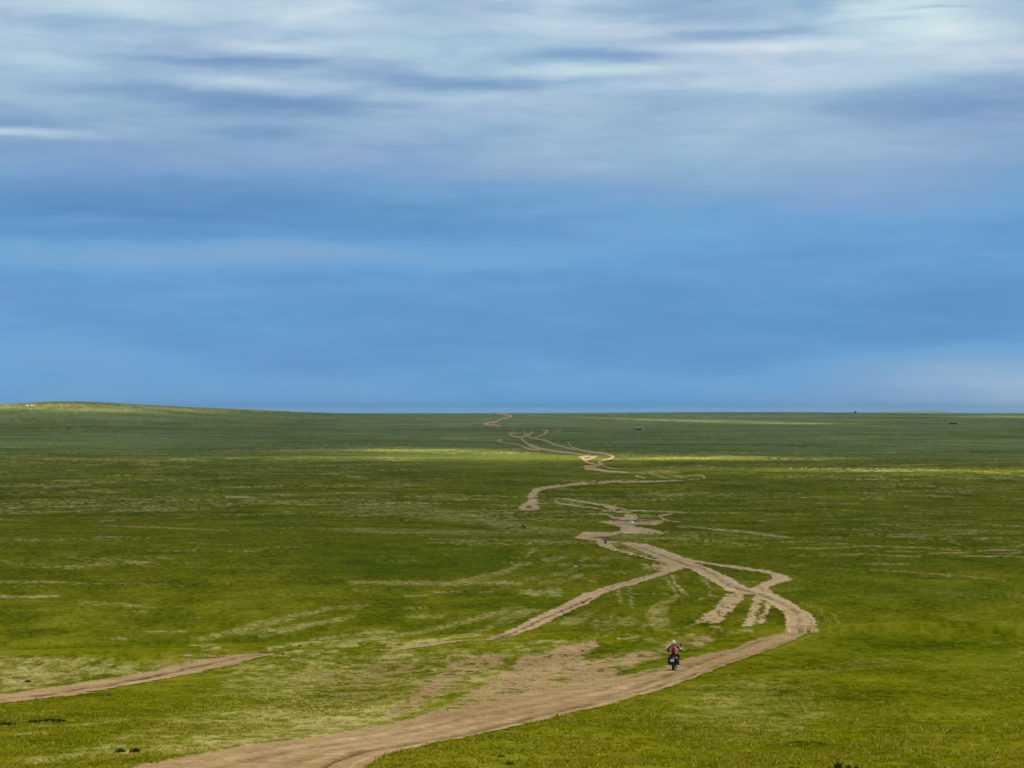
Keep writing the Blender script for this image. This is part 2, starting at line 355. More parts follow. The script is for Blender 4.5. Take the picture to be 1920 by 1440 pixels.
stroke('mud_shade', [(1300,992.5,.4),(1350,997,.7),(1400,1000,.5)], .4)

# --- tracks beyond the ford
K = dict(road='far')
stroke('soil', [(1042,934.5,.9),(1069,937.5,1.2),(1107,944,1.4),(1140,949,2),(1159,953,1.5),(1190,957.5,1.2),(1246,959.5,.8),(1286,962,.8)], .8, **K)
stroke('soil', [(1042,935,.8),(1040.5,939,1),(1046,943,1.3),(1075,948,1.2),(1117,953.5,1),(1136,958,1.5)], .8, **K)
poly('soil', [(1128,949),(1148,950),(1152,955),(1165,958),(1190,961),(1178,963),(1150,961),(1134,961),(1140,956)], .75, soft=.6, **K)
stroke('dry', [(1010,966.5,.8),(1060,966,1),(1105,964.5,1.2),(1136,964.5,1.4)], .95)
stroke('soil', [(1105,964.5,.8),(1136,964,1.2),(1148,970,1.5),(1165,973,1.5)], .7, **K)
poly('soil', [(1172,963),(1194,965),(1196,970),(1190,976),(1172,976),(1150,974),(1145,970),(1170,970)], .8, soft=.6, **K)
stroke('dry', [(1196,966,1),(1220,967.5,1.8),(1244,968,1.4)], .95)
stroke('soil', [(1262,964,.7),(1240,967,1.4),(1236,969,1.4),(1250,976,1.3),(1276,979.5,.9)], .8, **K)
stroke('dry', [(1100,998,1),(1060,996,1.4),(1000,993,2)], .6, soft=1.5)
poly('soil', [(988,928),(1000,920),(1015,916.5),(1022,918),(1012,923),(1006,929),(1012,931.5),(1001,934),(1008,938),(1006,945),(1013,955),(1008,957),(995,957.5),(976,957),(970.5,953),(975,948),(988,942),(992,936),(987,930)], .92, soft=.4, **K)
poly('soil', [(984,951),(990,948),(997,949),(996,953),(988,953.5)], .15, 'set', soft=.3)
stroke('mud_shade', [(1006,928,.5),(1016,921,.9),(1034,918,.7)], .7, soft=.5)
stroke('mud_shade', [(996,935,.7),(1005,934.5,.6)], .7, soft=.5)
stroke('soil', [(1024,922,.9),(1034,921,.9)], .7)
stroke('soil', [(1000,920,2.5),(1020,915.5,2.4),(1060,910.5,2),(1110,906.5,1.8),(1170,904,1.6),(1230,903,1.4),(1282,900.3,.8)], .82, **K)
stroke('soil', [(1050,911,.7),(1100,904,1),(1180,900.8,1),(1200,898.5,.5)], .7, **K)
stroke('dry', [(1060,908,1.5),(1120,903.5,2.4),(1200,901.5,1.6)], .9)
stroke('soil', [(1286,891.5,.5),(1311,891.8,.8),(1321,896,1.2),(1313,899.6,.9),(1288,900,1)], .65, **K)
stroke('soil', [(1193,892,1.6),(1201,894.5,.6),(1210,897,1.3)], .85)
stroke('dry', [(1177,887,1.2),(1212,885.5,2),(1243,884.5,2),(1280,886,1.2)], .9)
stroke('dry', [(1220,887,1.4),(1240,893,1.8),(1254,898,1.2)], .95)
stroke('dry', [(1243,885,1.4),(1266,892,1.8),(1287,895,1.2)], .95)
stroke('soil', [(1225,888,.5),(1240,893,.8),(1252,897.5,.5)], .5); stroke('soil', [(1262,890,.5),(1285,895,.6)], .5)
poly('soil', [(1095,873),(1109,873.5),(1118,878),(1140,882.5),(1180,885.5),(1178,887.5),(1134,885.5),(1118,882.5),(1102,882),(1095,880)], .9, soft=.4, **K)
stroke('soil', [(1129,873,.7),(1143,878,.8),(1159,879.5,.5)], .7, **K)
stroke('soil', [(1115,874,1.2),(1129,871.5,1.4),(1123,868.5,1.8),(1127,864.5,1.3),(1146,860,1.4),(1149.5,856,1.5),(1138,852,1),(1110,848,.8),(1087,844,.8),(1071,842,.8),(1060,839,.7),(1039,833.4,.9),(1024,827,.9),(1002,822,.7),(990.6,820.3,.6)], .9, **K)
stroke('soil', [(1118,856,1.2),(1099,863,1.4),(1091,858,1.5),(1101,867,1.4),(1116,871,1.5)], .9, **K)
stroke('soil', [(1085,857.5,1),(1099,857,1.2),(1120,855.8,.8)], .8, **K)
stroke('soil', [(1065,828,.45),(1066.5,832,.5),(1071,837,.6),(1084,843,.6)], .75, **K); stroke('soil', [(1069,827.5,.35),(1070,832,.4)], .6)
stroke('soil', [(1106,853.5,.8),(1092,853,.8),(1071,850,.8),(1040,846.3,.7),(1025,843.8,.9),(1011,841,1.2),(997,836.2,1.6),(986,830.6,1.1),(979.4,825,.9),(978.4,820.3,1.2)], .9, **K)
stroke('soil', [(1011,844.7,.5),(997,843.3,.7),(983,839,.7),(973.7,834.8,.6),(960.6,832,.5),(941,829.7,.5),(934,827,.9)], .8, **K)
poly('soil', [(930,828.5),(936,823.5),(944,823),(941,828)], .75, soft=.3)
stroke('soil', [(978.4,820.3,1),(966,819,.9),(957,816,.8),(955,813.5,.7),(964,812.6,.5),(976,813.5,.5)], .8, **K)
stroke('soil', [(978.4,820,1),(988,816.5,1.1),(995,814,1),(997,810.5,.9)], .8, **K)
stroke('soil', [(983,809,.7),(985,815,.9)], .7, **K)
stroke('soil', [(1002,821,.5),(1018,815.8,.6),(1021.6,812.8,1),(1027,809,.7),(1016,806.7,.4)], .8, **K)
stroke('soil', [(1039,807.7,.6),(1046,808,.8),(1056,805.8,.5)], .7)
stroke('soil', [(1000,806,.5),(960,804,.7),(920,800.8,.6)], .45)
stroke('soil', [(938,798.7,.8),(925,797.5,.6),(908,795.3,.8),(925,790.5,.5)], .8, **K)
stroke('soil', [(924,793.8,.6),(936,788.4,.8),(942,785,.6),(958.7,782.6,.6)], .9, **K)
stroke('soil', [(958.7,780.2,.7),(945.6,777.4,.6),(938,776.3,.4),(929,775.8,.4)], 1.0, **K)
poly('dry', [(790,822.5),(850,818),(935,823),(932,829),(850,824.5)], .7, soft=.8)
stroke('soil', [(800,822,.6),(850,819.5,.9)], .35)
stroke('dry', [(1136,833.3,.8),(1151,833.6,.7)], .9)
stroke('dry', [(1110,817,.6),(1165,817.5,.5)], .6)

# --- single pale lines and worn patches over the plain
for s, a in (([(-20,972.5,.7),(62,977.5,.7)], .9), ([(175,985,.5),(270,988,.9),(350,991.5,.8),(430,995,.7)], .9), ([(25,1010,.8),(120,1011.8,.7)], .8), ([(-10,1016,.7),(60,1015,.6)], .6),
             ([(235,1053.5,1),(262,1053.5,1.6),(290,1054.5,.9)], 1), ([(310,1055.5,.5),(380,1057,.5)], .7), ([(345,1017,.6),(385,1017.5,.6)], .7), ([(300,1033,.7),(400,1032.5,.9)], .55),
             ([(-20,1090,2.5),(60,1091,2.2),(130,1092.5,1.8),(190,1094.5,1)], .75), ([(140,1094,.8),(180,1094,.9)], .95), ([(225,1094,.8),(270,1094.5,.8)], .7), ([(-20,1119,2.2),(60,1118,2),(110,1117.5,1.2)], 1), ([(150,1130,3),(220,1132,3),(290,1140,2)], .6),
             ([(-20,856,2),(60,858,2.5),(160,860.5,2)], .8), ([(240,869.5,1.2),(300,871.5,1)], 1), ([(330,859.5,1),(395,860,1)], .8), ([(-20,911,1.2),(90,911,1.6),(170,909,1)], .85), ([(80,915,1.6),(145,914,1)], .7), ([(145,918.5,1.2),(205,918,1),(170,922,1),(220,922.5,1)], .9),
             ([(425,932,1),(450,931.3,1.8),(480,934,1)], 1), ([(325,920,1),(340,920.5,1)], .9), ([(270,1185,1.5),(350,1184,1.8)], .85), ([(195,1196,2),(260,1198,1.5)], .7), ([(230,1148,1.5),(280,1147,1.5)], .6), ([(340,1158,1),(375,1158,1)], .5),
             ([(1480,1027,.8),(1560,1027.5,1),(1620,1024,1.1),(1700,1026,1),(1760,1029,1),(1800,1031.5,.8)], .9), ([(1490,1042,.7),(1610,1042,.6)], .8), ([(1570,1038.5,1),(1630,1039.5,1),(1700,1043,1.2),(1740,1041,.9)], .85), ([(1660,1033.5,.8),(1735,1034,.8)], .85),
             ([(1740,1038,1.2),(1815,1036.5,1)], .9), ([(1833,1033.3,.8),(1870,1031,1.5),(1907,1031.8,.8)], 1), ([(1800,1042,1),(1895,1042.8,1.2),(1930,1046.8,1.4)], .9), ([(1850,1037.5,.8),(1900,1037.2,.8),(1930,1032,1)], .8),
             ([(1480,1060,1),(1505,1061.3,.7)], .8), ([(1550,1065,1),(1597,1066.5,.8)], .7), ([(1630,1068,.8),(1710,1073,1.2),(1800,1080,1.3),(1885,1088.5,.8)], .65), ([(1660,1005,1.2),(1732,1007,1.2)], .85), ([(1690,1002,1.5),(1760,1004,1),(1840,996,1.3)], .8), ([(1680,1001.5,1.5),(1835,1001,1)], .6),
             ([(1780,1015,2),(1800,1021,2)], .7), ([(1530,943,1),(1612,944.5,1)], .9), ([(1400,940,1.2),(1500,938,1)], .6), ([(1250,917,1.2),(1235,926,1.5),(1330,924,1.2)], .7), ([(1170,928,1),(1230,926,1)], .7), ([(1215,926,1.6),(1232,924,1.4)], 1),
             ([(805,1010.5,.6),(860,1013,.9),(930,1019,.9),(965,1022.5,.8)], .95), ([(990,1029,.8),(1012,1031.5,.7)], .9), ([(740,950,.6),(805,948,.8)], .6), ([(700,905,1),(760,900,1),(830,897,.8)], .6), ([(690,915,1.5),(760,911,1.2),(800,909,1)], .6), ([(580,923,.8),(730,924.5,1.2)], .7),
             ([(810,926,1.2),(870,927.5,1.3)], .9), ([(500,879,1),(540,880,1)], .7), ([(500,911,1.4),(600,907,1)], .6), ([(480,937,1.4),(520,939,1)], .7), ([(650,893,2),(690,896,2)], .5), ([(-20,864,1),(110,869,1),(200,872,1)], .7), ([(1690,872,1),(1800,869,1),(1930,866,1.5)], .8),
             ([(1537,1145,.8),(1546,1158,1.2),(1549.5,1175,.9)], .75), ([(1560,1149,.8),(1569,1159,1.1),(1571,1176,.8)], .75), ([(1503,1129,.8),(1523,1138,.8)], .7), ([(1530,1150,.6),(1538,1170,.7),(1539,1182,.5)], .5), ([(1552,1155,.5),(1558,1170,.6)], .5), ([(1518,1128,.6),(1545,1146,.8)], .5),
             ([(1480,1171,.6),(1485,1171,.6)], .3), ([(500,835,.5),(540,836,.5)], .3), ([(100,801,.8),(250,804,.9)], .35), ([(870,803,.7),(905,803.5,.7)], .5), ([(850,796,.6),(895,797,.6)], .4), ([(985,781,.5),(972,781.8,.6)], .6)):
    stroke('dry', s, a, soft=.9)
    if a >= .8: stroke('line', s, a * .8, soft=.7)
for s, a in (([(-20,1123,.8),(60,1122.5,1),(100,1122,.8),(112,1117.5,.8)], .5), ([(120,1123.5,.7),(145,1126,.7)], .55), ([(1833,1036,.8),(1870,1034.5,1.2),(1908,1034.6,1)], .55), ([(1815,1039.2,.6),(1860,1040,1.1),(1885,1039.6,.8)], .95), ([(1895,1041.3,.7),(1930,1040.4,.8)], .7), ([(1730,1039.4,.5),(1810,1038.8,.6)], .5),
             ([(236,1056,.7),(240,1056,.8)], .9), ([(1640,1041.7,.5),(1690,1044.5,.5)], .5)):
    stroke('mud_shade', s, a, soft=.7)  # shade of the low banks painted under their pale lips
stroke('soil', [(432,932,.6),(452,931.6,1.2),(474,933.6,.6)], .7)
stroke('soil', [(242,1054,.5),(262,1053.7,1),(285,1054.4,.5)], .6)
stroke('soil', [(-20,1119,1.2),(60,1118,1.2),(105,1117.6,.7)], .5)
poly('dry', [(-30,756),(60,752),(160,752),(300,758),(480,765),(640,769),(700,773),(560,774),(400,772),(250,771),(120,767),(-30,764)], .5, soft=1.2)
stroke('dry', [(540,770.5,.8),(640,772,.7)], .9)
# fresher, greener grass
for s in ([(600,1010),(960,1028),(975,1050),(930,1070),(800,1086),(640,1084),(560,1050)], [(880,930),(1000,936),(1000,944),(880,945)], [(1095,1222),(1140,1205),(1260,1196),(1210,1214),(1150,1227),(1092,1236)],
          [(1240,1085),(1200,1098),(1150,1112),(1210,1130),(1258,1115)], [(1450,1096),(1560,1090),(1900,1100),(1900,1130),(1500,1124),(1450,1108)], [(1560,1180),(1900,1190),(1900,1240),(1600,1250),(1400,1235),(1520,1195)], [(420,1200),(640,1196),(700,1210),(560,1224),(440,1216)],
          [(1330,1055),(1400,1066),(1440,1078),(1400,1092),(1350,1070)], [(1360,1030),(1900,1050),(1900,1066),(1400,1050)]):
    poly('lush', s, .6, soft=6)
for k in LAY:
    LAY[k] = blur(blur(LAY[k], 0, 1), 1, 1)

def sample(A, u, v):
    x = np.clip((u - UOFF) * SS - .5, 0, W - 1.001); y = np.clip((v - V0) * SS - .5, 0, H - 1.001)
    ix = x.astype(np.int32); iy = y.astype(np.int32); fx = (x - ix).astype(np.float32); fy = (y - iy).astype(np.float32)
    return (A[iy, ix] * (1 - fx) + A[iy, ix + 1] * fx) * (1 - fy) + (A[iy + 1, ix] * (1 - fx) + A[iy + 1, ix + 1] * fx) * fy

# ------------------------------------------------------------------ ground mesh: rings and spokes round the viewpoint
yy = np.exp(np.linspace(math.log(1.5), math.log(34000), 60000))
vv = project(np.zeros_like(yy), yy, terrain(np.zeros_like(yy), yy, micro=False))[1]
vis = vv <= np.minimum.accumulate(vv) + 1e-6
cost = np.abs(np.gradient(vv)) / 1.35 * np.where((vv < 1475), np.where(vis, 1.0, 0.3), 0.06) + np.gradient(np.log(yy)) * 14
cc = np.cumsum(cost); NR = int(cc[-1])
RR = np.interp(np.linspace(cc[0], cc[-1], NR), cc, yy)
HF = 0.262
NA = 1240
mid = np.linspace(-HF, HF, NA)
out = HF + np.cumsum(np.geomspace(0.0008, 0.22, 46)); out = out[out < PI - 0.02]
TH = np.concatenate([-out[::-1], mid, out, [PI]])
TH[0] = -PI + 0.0
TH = TH[:-1]                        # closed ring: column 0 is straight behind
NC = len(TH)
T, R = np.meshgrid(TH, RR)
GX = R * np.sin(T); GY = R * np.cos(T)
GZ = terrain(GX, GY)
U, V = project(GX, np.where(GY > .3, GY, .3), GZ)
inview = (np.abs(T) < 0.30) & (GY > 1)
near = 1 - sstep(200, 900, R)
wu = (fbm(GX / 2.2, GY / 2.2, 40, 3) - .5); wv = (fbm(GX / 2.2, GY / 2.2, 50, 3) - .5)
wu2 = (fbm(T * 420, np.log(R) * 160, 60, 3) - .5); wv2 = (fbm(T * 420, np.log(R) * 160, 70, 3) - .5)
Us = U + wu * 14 * near + wu2 * 4
Vs = V + wv * 5 * near + wv2 * .9
M = {k: np.where(inview, sample(LAY[k], Us, Vs), 0).astype(np.float32) for k in LAY}
M['dry'] = np.where(inview, sample(LAY['dry'], Us + (fbm(GX / 5, GY / 9, 55, 3) - .5) * 150 * (1 - sstep(120, 240, R)), Vs + (fbm(GX / 5, GY / 9, 57, 3) - .5) * 22 * (1 - sstep(120, 240, R))), 0)
# broken edges: the worn values are thresholded against noise
LR = np.log(R)
nnr = fbm(GX / .55, GY / 1.5, 175, 3, .7)
nhi = fbm(T * 620, LR * 150, 170, 3, .7)
n1 = fbm(GX / 1.3, GY / 2.6, 80, 4, .6) * near + fbm(T * 150, LR * 110, 90, 4, .62) * (1 - near)
n2 = fbm(GX / 9, GY / 22, 100, 4) * near + fbm(T * 34, LR * 30, 110, 5, .6) * (1 - near)
soil = M['soil']
coreL = (LAY['soil'] > .85).astype(np.float32)
core = np.where(inview, sample(blur(blur(coreL, 0, 2), 1, 6), Us, Vs), 0)
core = np.where(R < 1500, sstep(.26, .74, core + (np.where(R > 200, fbm(T * 1100, LR * 330, 178, 2, .7), nnr) - .5) * .8), core)
soil = np.where((R > 1500), soil * np.where(R > 1500, 1.35, 1), soil * (.25 + .95 * sstep(.58 - .32 * soil, .78 - .36 * soil, np.where(R > 200, nhi, nnr) * .5 + n1 * .3 + n2 * .2)))
soil = np.where(R < 1500, np.maximum(np.where(M['soil'] > .85, 0, soil), core), soil)
dry = np.clip(M['dry'] * (.30 + 1.25 * np.where(R > 240, sstep(.30, .62, n1 * .40 + n2 * .25 + nhi * .35), sstep(.36, .60, n1 * .30 + n2 * .15 + nnr * .55))), 0, 1)
dry = np.maximum(dry, M['line'] * (.55 + .6 * nhi))
# procedural worn streaks everywhere on the plain
pz = (fbm(T * 55 + 3, LR * 60, 120, 6, .64) * .55 + fbm(T * 11, LR * 14, 130, 4) * .45)
dry = np.maximum(dry, sstep(.53 - .045 * sstep(600, 900, R), .70 - .045 * sstep(600, 900, R), pz) * .66 * sstep(330, 600, R) * (1 - .6 * sstep(2200, 4500, R)) * (.1 + 1.6 * sstep(.3, .7, nhi)))
pn = (fbm(GX / 6, GY / 10, 140, 5, .6))
dry = np.maximum(dry, sstep(.56, .76, pn) * .22 * (1 - sstep(250, 420, R)))
shoulder = np.where(inview, sample(blur(blur(LAY['soil'], 0, 3), 1, 9), Us, Vs), 0)
dry = np.maximum(dry, shoulder * .8 * (.3 + 1.1 * sstep(.35, .65, n1)))
mud_shade = np.clip(M['mud_shade'] * (.45 + 1.1 * sstep(.3, .68, n1)), 0, 1)
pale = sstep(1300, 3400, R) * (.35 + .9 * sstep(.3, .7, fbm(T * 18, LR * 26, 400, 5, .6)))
lush = np.clip(M['lush'] * .8 + sstep(.48, .75, fbm(T * 14, LR * 16, 150, 4)) * .35, 0, 1)
tone = fbm(GX / 7, GY / 16, 160, 5, .6) * near + fbm(T * 40, LR * 46, 165, 6, .66) * (1 - near)
farish = sstep(150, 330, R)
tone = np.clip(.5 + (tone - .5) * 1.0 + (fbm(T * 9, LR * 12, 168, 3) - .5) * .22 + (nhi - .5) * .75 * farish + (nnr - .5) * .85 * (1 - farish) + .06 * (1 - farish), 0, 1)
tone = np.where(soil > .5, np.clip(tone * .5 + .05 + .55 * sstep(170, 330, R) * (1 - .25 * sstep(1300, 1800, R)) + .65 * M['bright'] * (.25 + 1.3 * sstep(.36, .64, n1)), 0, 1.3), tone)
soil = np.maximum(soil, M['line'] * .62 * (.6 + .8 * nhi) * (R < 1500))
soil = np.clip(soil, 0, 1); dry = np.clip(dry, 0, 1)
GZ = GZ - .07 * mud_shade * near - 0.03 * soil * near

TAKEN = np.zeros((NR - 1) * NC, bool)
def grid_mesh(name, mask=None, lift=0.0):
    idx = (np.arange(NR)[:, None] * NC + np.arange(NC)[None, :])
    a = idx[:-1, :]; b = np.roll(idx, -1, axis=1)[:-1, :]; c = np.roll(idx, -1, axis=1)[1:, :]; d = idx[1:, :]
    quads = np.stack([a, b, c, d], -1).reshape(-1, 4)[:, ::-1]
    co = np.stack([GX, GY, GZ], -1).reshape(-1, 3)
    at1 = np.stack([soil, dry, mud_shade, lush], -1).reshape(-1, 4); at2 = tone.reshape(-1); at3 = pale.reshape(-1)
    if mask is not None:
        fm = mask.reshape(-1)
        sel = (fm[quads].max(axis=1) > .22) & ~TAKEN
        TAKEN[sel] = True
        q = quads[sel]
        used, inv = np.unique(q, return_inverse=True)
        quads = inv.reshape(-1, 4)
        rr = R.reshape(-1)[used]
        co = co[used].copy(); co[:, 2] += lift + 1.2e-4 * rr
        at1 = at1[used]; at2 = at2[used]; at3 = at3[used]
    me = bpy.data.meshes.new(name)
    me.vertices.add(len(co)); me.vertices.foreach_set('co', co.astype(np.float32).ravel())
    n = len(quads)
    me.loops.add(n * 4); me.loops.foreach_set('vertex_index', quads.astype(np.int32).ravel())
    me.polygons.add(n); me.polygons.foreach_set('loop_start', np.arange(0, n * 4, 4, dtype=np.int32))
    me.update(calc_edges=True)
    me.polygons.foreach_set('use_smooth', np.ones(n, bool))
    w = me.attributes.new('wear', 'FLOAT_COLOR', 'POINT'); w.data.foreach_set('color', at1.astype(np.float32).ravel())
    w = me.attributes.new('tone', 'FLOAT', 'POINT'); w.data.foreach_set('value', at2.astype(np.float32).ravel())
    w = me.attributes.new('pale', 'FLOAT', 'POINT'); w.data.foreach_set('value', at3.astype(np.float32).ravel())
    me.validate()
    o = bpy.data.objects.new(name, me); COL.objects.link(o)
    return o

# ------------------------------------------------------------------ materials
def lin(r, g, b):
    f = lambda c: (c / 255 / 12.92) if c <= 10 else ((c / 255 + .055) / 1.055)**2.4
    return (f(r), f(g), f(b), 1)

class NT:
    def __init__(s, tree): s.t = tree; s.n = tree.nodes; s.l = tree.links
    def node(s, typ, **kw):
        n = s.n.new(typ)
        for k, v in kw.items(): setattr(n, k, v)
        return n
    def put(s, sock, v):
        if v is None: return
        if isinstance(v, bpy.types.NodeSocket): s.l.new(v, sock)
        else: sock.default_value = v
    def math(s, op, a, b=None, c=None, clamp=False):
        n = s.node('ShaderNodeMath', operation=op, use_clamp=clamp)
        for i, v in enumerate((a, b, c)): s.put(n.inputs[i], v)
        return n.outputs[0]
    def vec(s, op, a, b=None, c=None, out=0):
        n = s.node('ShaderNodeVectorMath', operation=op)
        for i, v in enumerate((a, b, c)): s.put(n.inputs[i], v)
        return n.outputs[out]
    def noise(s, vec, scale, detail=3, rough=.5, dist=0.0):
        n = s.node('ShaderNodeTexNoise'); s.put(n.inputs['Vector'], vec)
        n.inputs['Scale'].default_value = scale; n.inputs['Detail'].default_value = detail
        n.inputs['Roughness'].default_value = rough; n.inputs['Distortion'].default_value = dist
        return n.outputs['Fac']
    def ramp(s, fac, stops):
        n = s.node('ShaderNodeValToRGB'); s.put(n.inputs[0], fac)
        e = n.color_ramp.elements
        while len(e) < len(stops): e.new(.5)
        for k, (p, c) in enumerate(stops):
            e[k].position = p; e[k].color = c if len(c) == 4 else (*c, 1)
        return n.outputs[0]
    def mix(s, fac, a, b, mode='MIX'):
        n = s.node('ShaderNodeMix', data_type='RGBA', blend_type=mode)
        s.put(n.inputs[0], fac); s.put(n.inputs[6], a); s.put(n.inputs[7], b)
        return n.outputs[2]
    def maprange(s, v, a, b, c=0.0, d=1.0, smooth=True):
        n = s.node('ShaderNodeMapRange', interpolation_type='SMOOTHSTEP' if smooth else 'LINEAR')
        s.put(n.inputs[0], v)
        for i, q in enumerate((a, b, c, d)): n.inputs[i + 1].default_value = q
        return n.outputs[0]

def new_mat(name):
    m = bpy.data.materials.new(name); m.use_nodes = True
    t = NT(m.node_tree); t.n.clear()
    o = t.node('ShaderNodeOutputMaterial')
    return m, t, o

def ground_material():
    m, t, o = new_mat('steppe_turf_and_soil')
    geo = t.node('ShaderNodeNewGeometry').outputs['Position']
    a = t.node('ShaderNodeAttribute', attribute_name='wear')
    sep = t.node('ShaderNodeSeparateColor'); t.l.new(a.outputs['Color'], sep.inputs[0])
    so, dr, mu = sep.outputs[0], sep.outputs[1], sep.outputs[2]
    lu = a.outputs['Alpha']
    to = t.node('ShaderNodeAttribute', attribute_name='tone').outputs['Fac']
    nf = t.noise(geo, 5.0, 5, .72)             # tufts
    nm = t.noise(geo, .5, 4, .6)
    nl = t.noise(geo, .06, 4, .6)
    g = t.math('MULTIPLY_ADD', nf, .90, t.math('MULTIPLY_ADD', nm, .30, t.math('MULTIPLY_ADD', to, .36, -.225)))
    grass = t.ramp(g, [(.36, GRASS[0]), (.50, GRASS[1]), (.60, GRASS[2]), (.74, GRASS[3])])
    grass = t.mix(t.math('MULTIPLY', lu, .75), grass, t.ramp(g, [(.36, LUSH[0]), (.7, LUSH[1])]))
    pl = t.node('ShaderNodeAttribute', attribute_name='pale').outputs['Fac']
    grass = t.mix(t.math('MULTIPLY', pl, .86), grass, t.ramp(g, [(.36, (.135, .180, .046, 1)), (.7, (.270, .322, .105, 1))]))  # far turf paler, with the blue of distant haze put into its colour
    dryc = t.ramp(g, [(.36, DRY[0]), (.55, DRY[1]), (.72, DRY[2])])
    dfac = t.math('ADD', dr, t.math('MULTIPLY', t.math('SUBTRACT', nf, .5), 1.1), clamp=True)
    dfac = t.math('MULTIPLY', dfac, t.maprange(dr, 0.0, .25))
    c = t.mix(dfac, grass, dryc)
    ns = t.noise(geo, 5.0, 5, .7)
    soilc = t.ramp(t.math('MULTIPLY_ADD', ns, .45, t.math('MULTIPLY_ADD', nm, .25, t.math('MULTIPLY_ADD', nl, .2, t.math('MULTIPLY', t.math('SUBTRACT', to, .4), .22)))),
                   [(.30, SOIL[0]), (.46, SOIL[1]), (.66, SOIL[2])])
    sf = t.maprange(t.math('ADD', so, t.math('MULTIPLY', t.math('SUBTRACT', nf, .5), 1.2)), .22, .86)
    c = t.mix(sf, c, soilc)
    c = t.mix(mu, c, MUD_SHADE)
    # pebbles and small dark bits on bare soil
    peb = t.maprange(t.noise(geo, 4.4, 2, .5), .63, .70)
    c = t.mix(t.math('MULTIPLY', t.math('MULTIPLY', peb, sf), .55), c, (.16, .10, .055, 1))
    b = t.node('ShaderNodeBsdfDiffuse')
    t.l.new(c, b.inputs['Color']); b.inputs['Roughness'].default_value = .6
    bump = t.node('ShaderNodeBump'); bump.inputs['Strength'].default_value = .55; bump.inputs['Distance'].default_value = .12
    t.l.new(t.math('ADD', nf, t.math('MULTIPLY', ns, .4)), bump.inputs['Height'])
    t.l.new(bump.outputs[0], b.inputs['Normal'])
    t.l.new(b.outputs[0], o.inputs[0])
    return m

GRASS = [(.040, .052, .0008, 1), (.112, .124, .0012, 1), (.175, .178, .0020, 1), (.280, .255, .020, 1)]
LUSH = [(.036, .072, .0015, 1), (.105, .145, .0025, 1)]
DRY = [(.115, .098, .004, 1), (.285, .245, .046, 1), (.520, .450, .160, 1)]
SOIL = [(.270, .160, .060, 1), (.475, .315, .142, 1), (.780, .555, .300, 1)]
MUD_SHADE = (.105, .058, .026, 1)  # dark soil colour, also used for painted shade below lips

def principled(name, col, rough=.6, metal=0.0, var=.15, scale=20.0, spec=.4, coat=0.0):
    m, t, o = new_mat(name)
    b = t.node('ShaderNodeBsdfPrincipled')
    tc = t.node('ShaderNodeTexCoord').outputs['Object']
    n = t.noise(tc, scale, 3, .6)
    lo = tuple(c * (1 - var) for c in col[:3]) + (1,); hi = tuple(min(1, c * (1 + var)) for c in col[:3]) + (1,)
    t.l.new(t.ramp(n, [(.3, lo), (.7, hi)]), b.inputs['Base Color'])
    t.l.new(t.maprange(n, .2, .8, max(0, rough - .08), min(1, rough + .08)), b.inputs['Roughness'])
    b.inputs['Metallic'].default_value = metal; b.inputs['Specular IOR Level'].default_value = spec
    b.inputs['Coat Weight'].default_value = coat
    t.l.new(b.outputs[0], o.inputs[0])
    return m

def tag(o, label=None, cat=None, group=None, kind=None):
    if label: o['label'] = label
    if cat: o['category'] = cat
    if group: o['group'] = group
    if kind: o['kind'] = kind
    return o

GM = ground_material()
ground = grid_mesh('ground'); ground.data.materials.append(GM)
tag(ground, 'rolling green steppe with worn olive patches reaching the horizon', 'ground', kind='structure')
RL = {'main': ('dirt_road', 'main sandy dirt road curving from the bottom edge past the bend to the red ford'),
      'left': ('dirt_track', 'short two rut dirt track running out of the left edge'),
      'arm': ('dirt_track', 'two rut dirt track joining the main road from the lower left'),
      'spur': ('dirt_track', 'worn wheel marks splaying down from the crossing inside the bend'),
      'far': ('dirt_track', 'braided pale tracks winding from the red ford to the skyline'),
      'plateau': ('path', 'wide trampled bare ground left of the main road')}
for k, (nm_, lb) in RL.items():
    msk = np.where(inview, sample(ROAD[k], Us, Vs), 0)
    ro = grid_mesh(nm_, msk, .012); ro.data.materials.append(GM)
    tag(ro, lb, 'dirt road' if k == 'main' else 'dirt track', kind='structure')

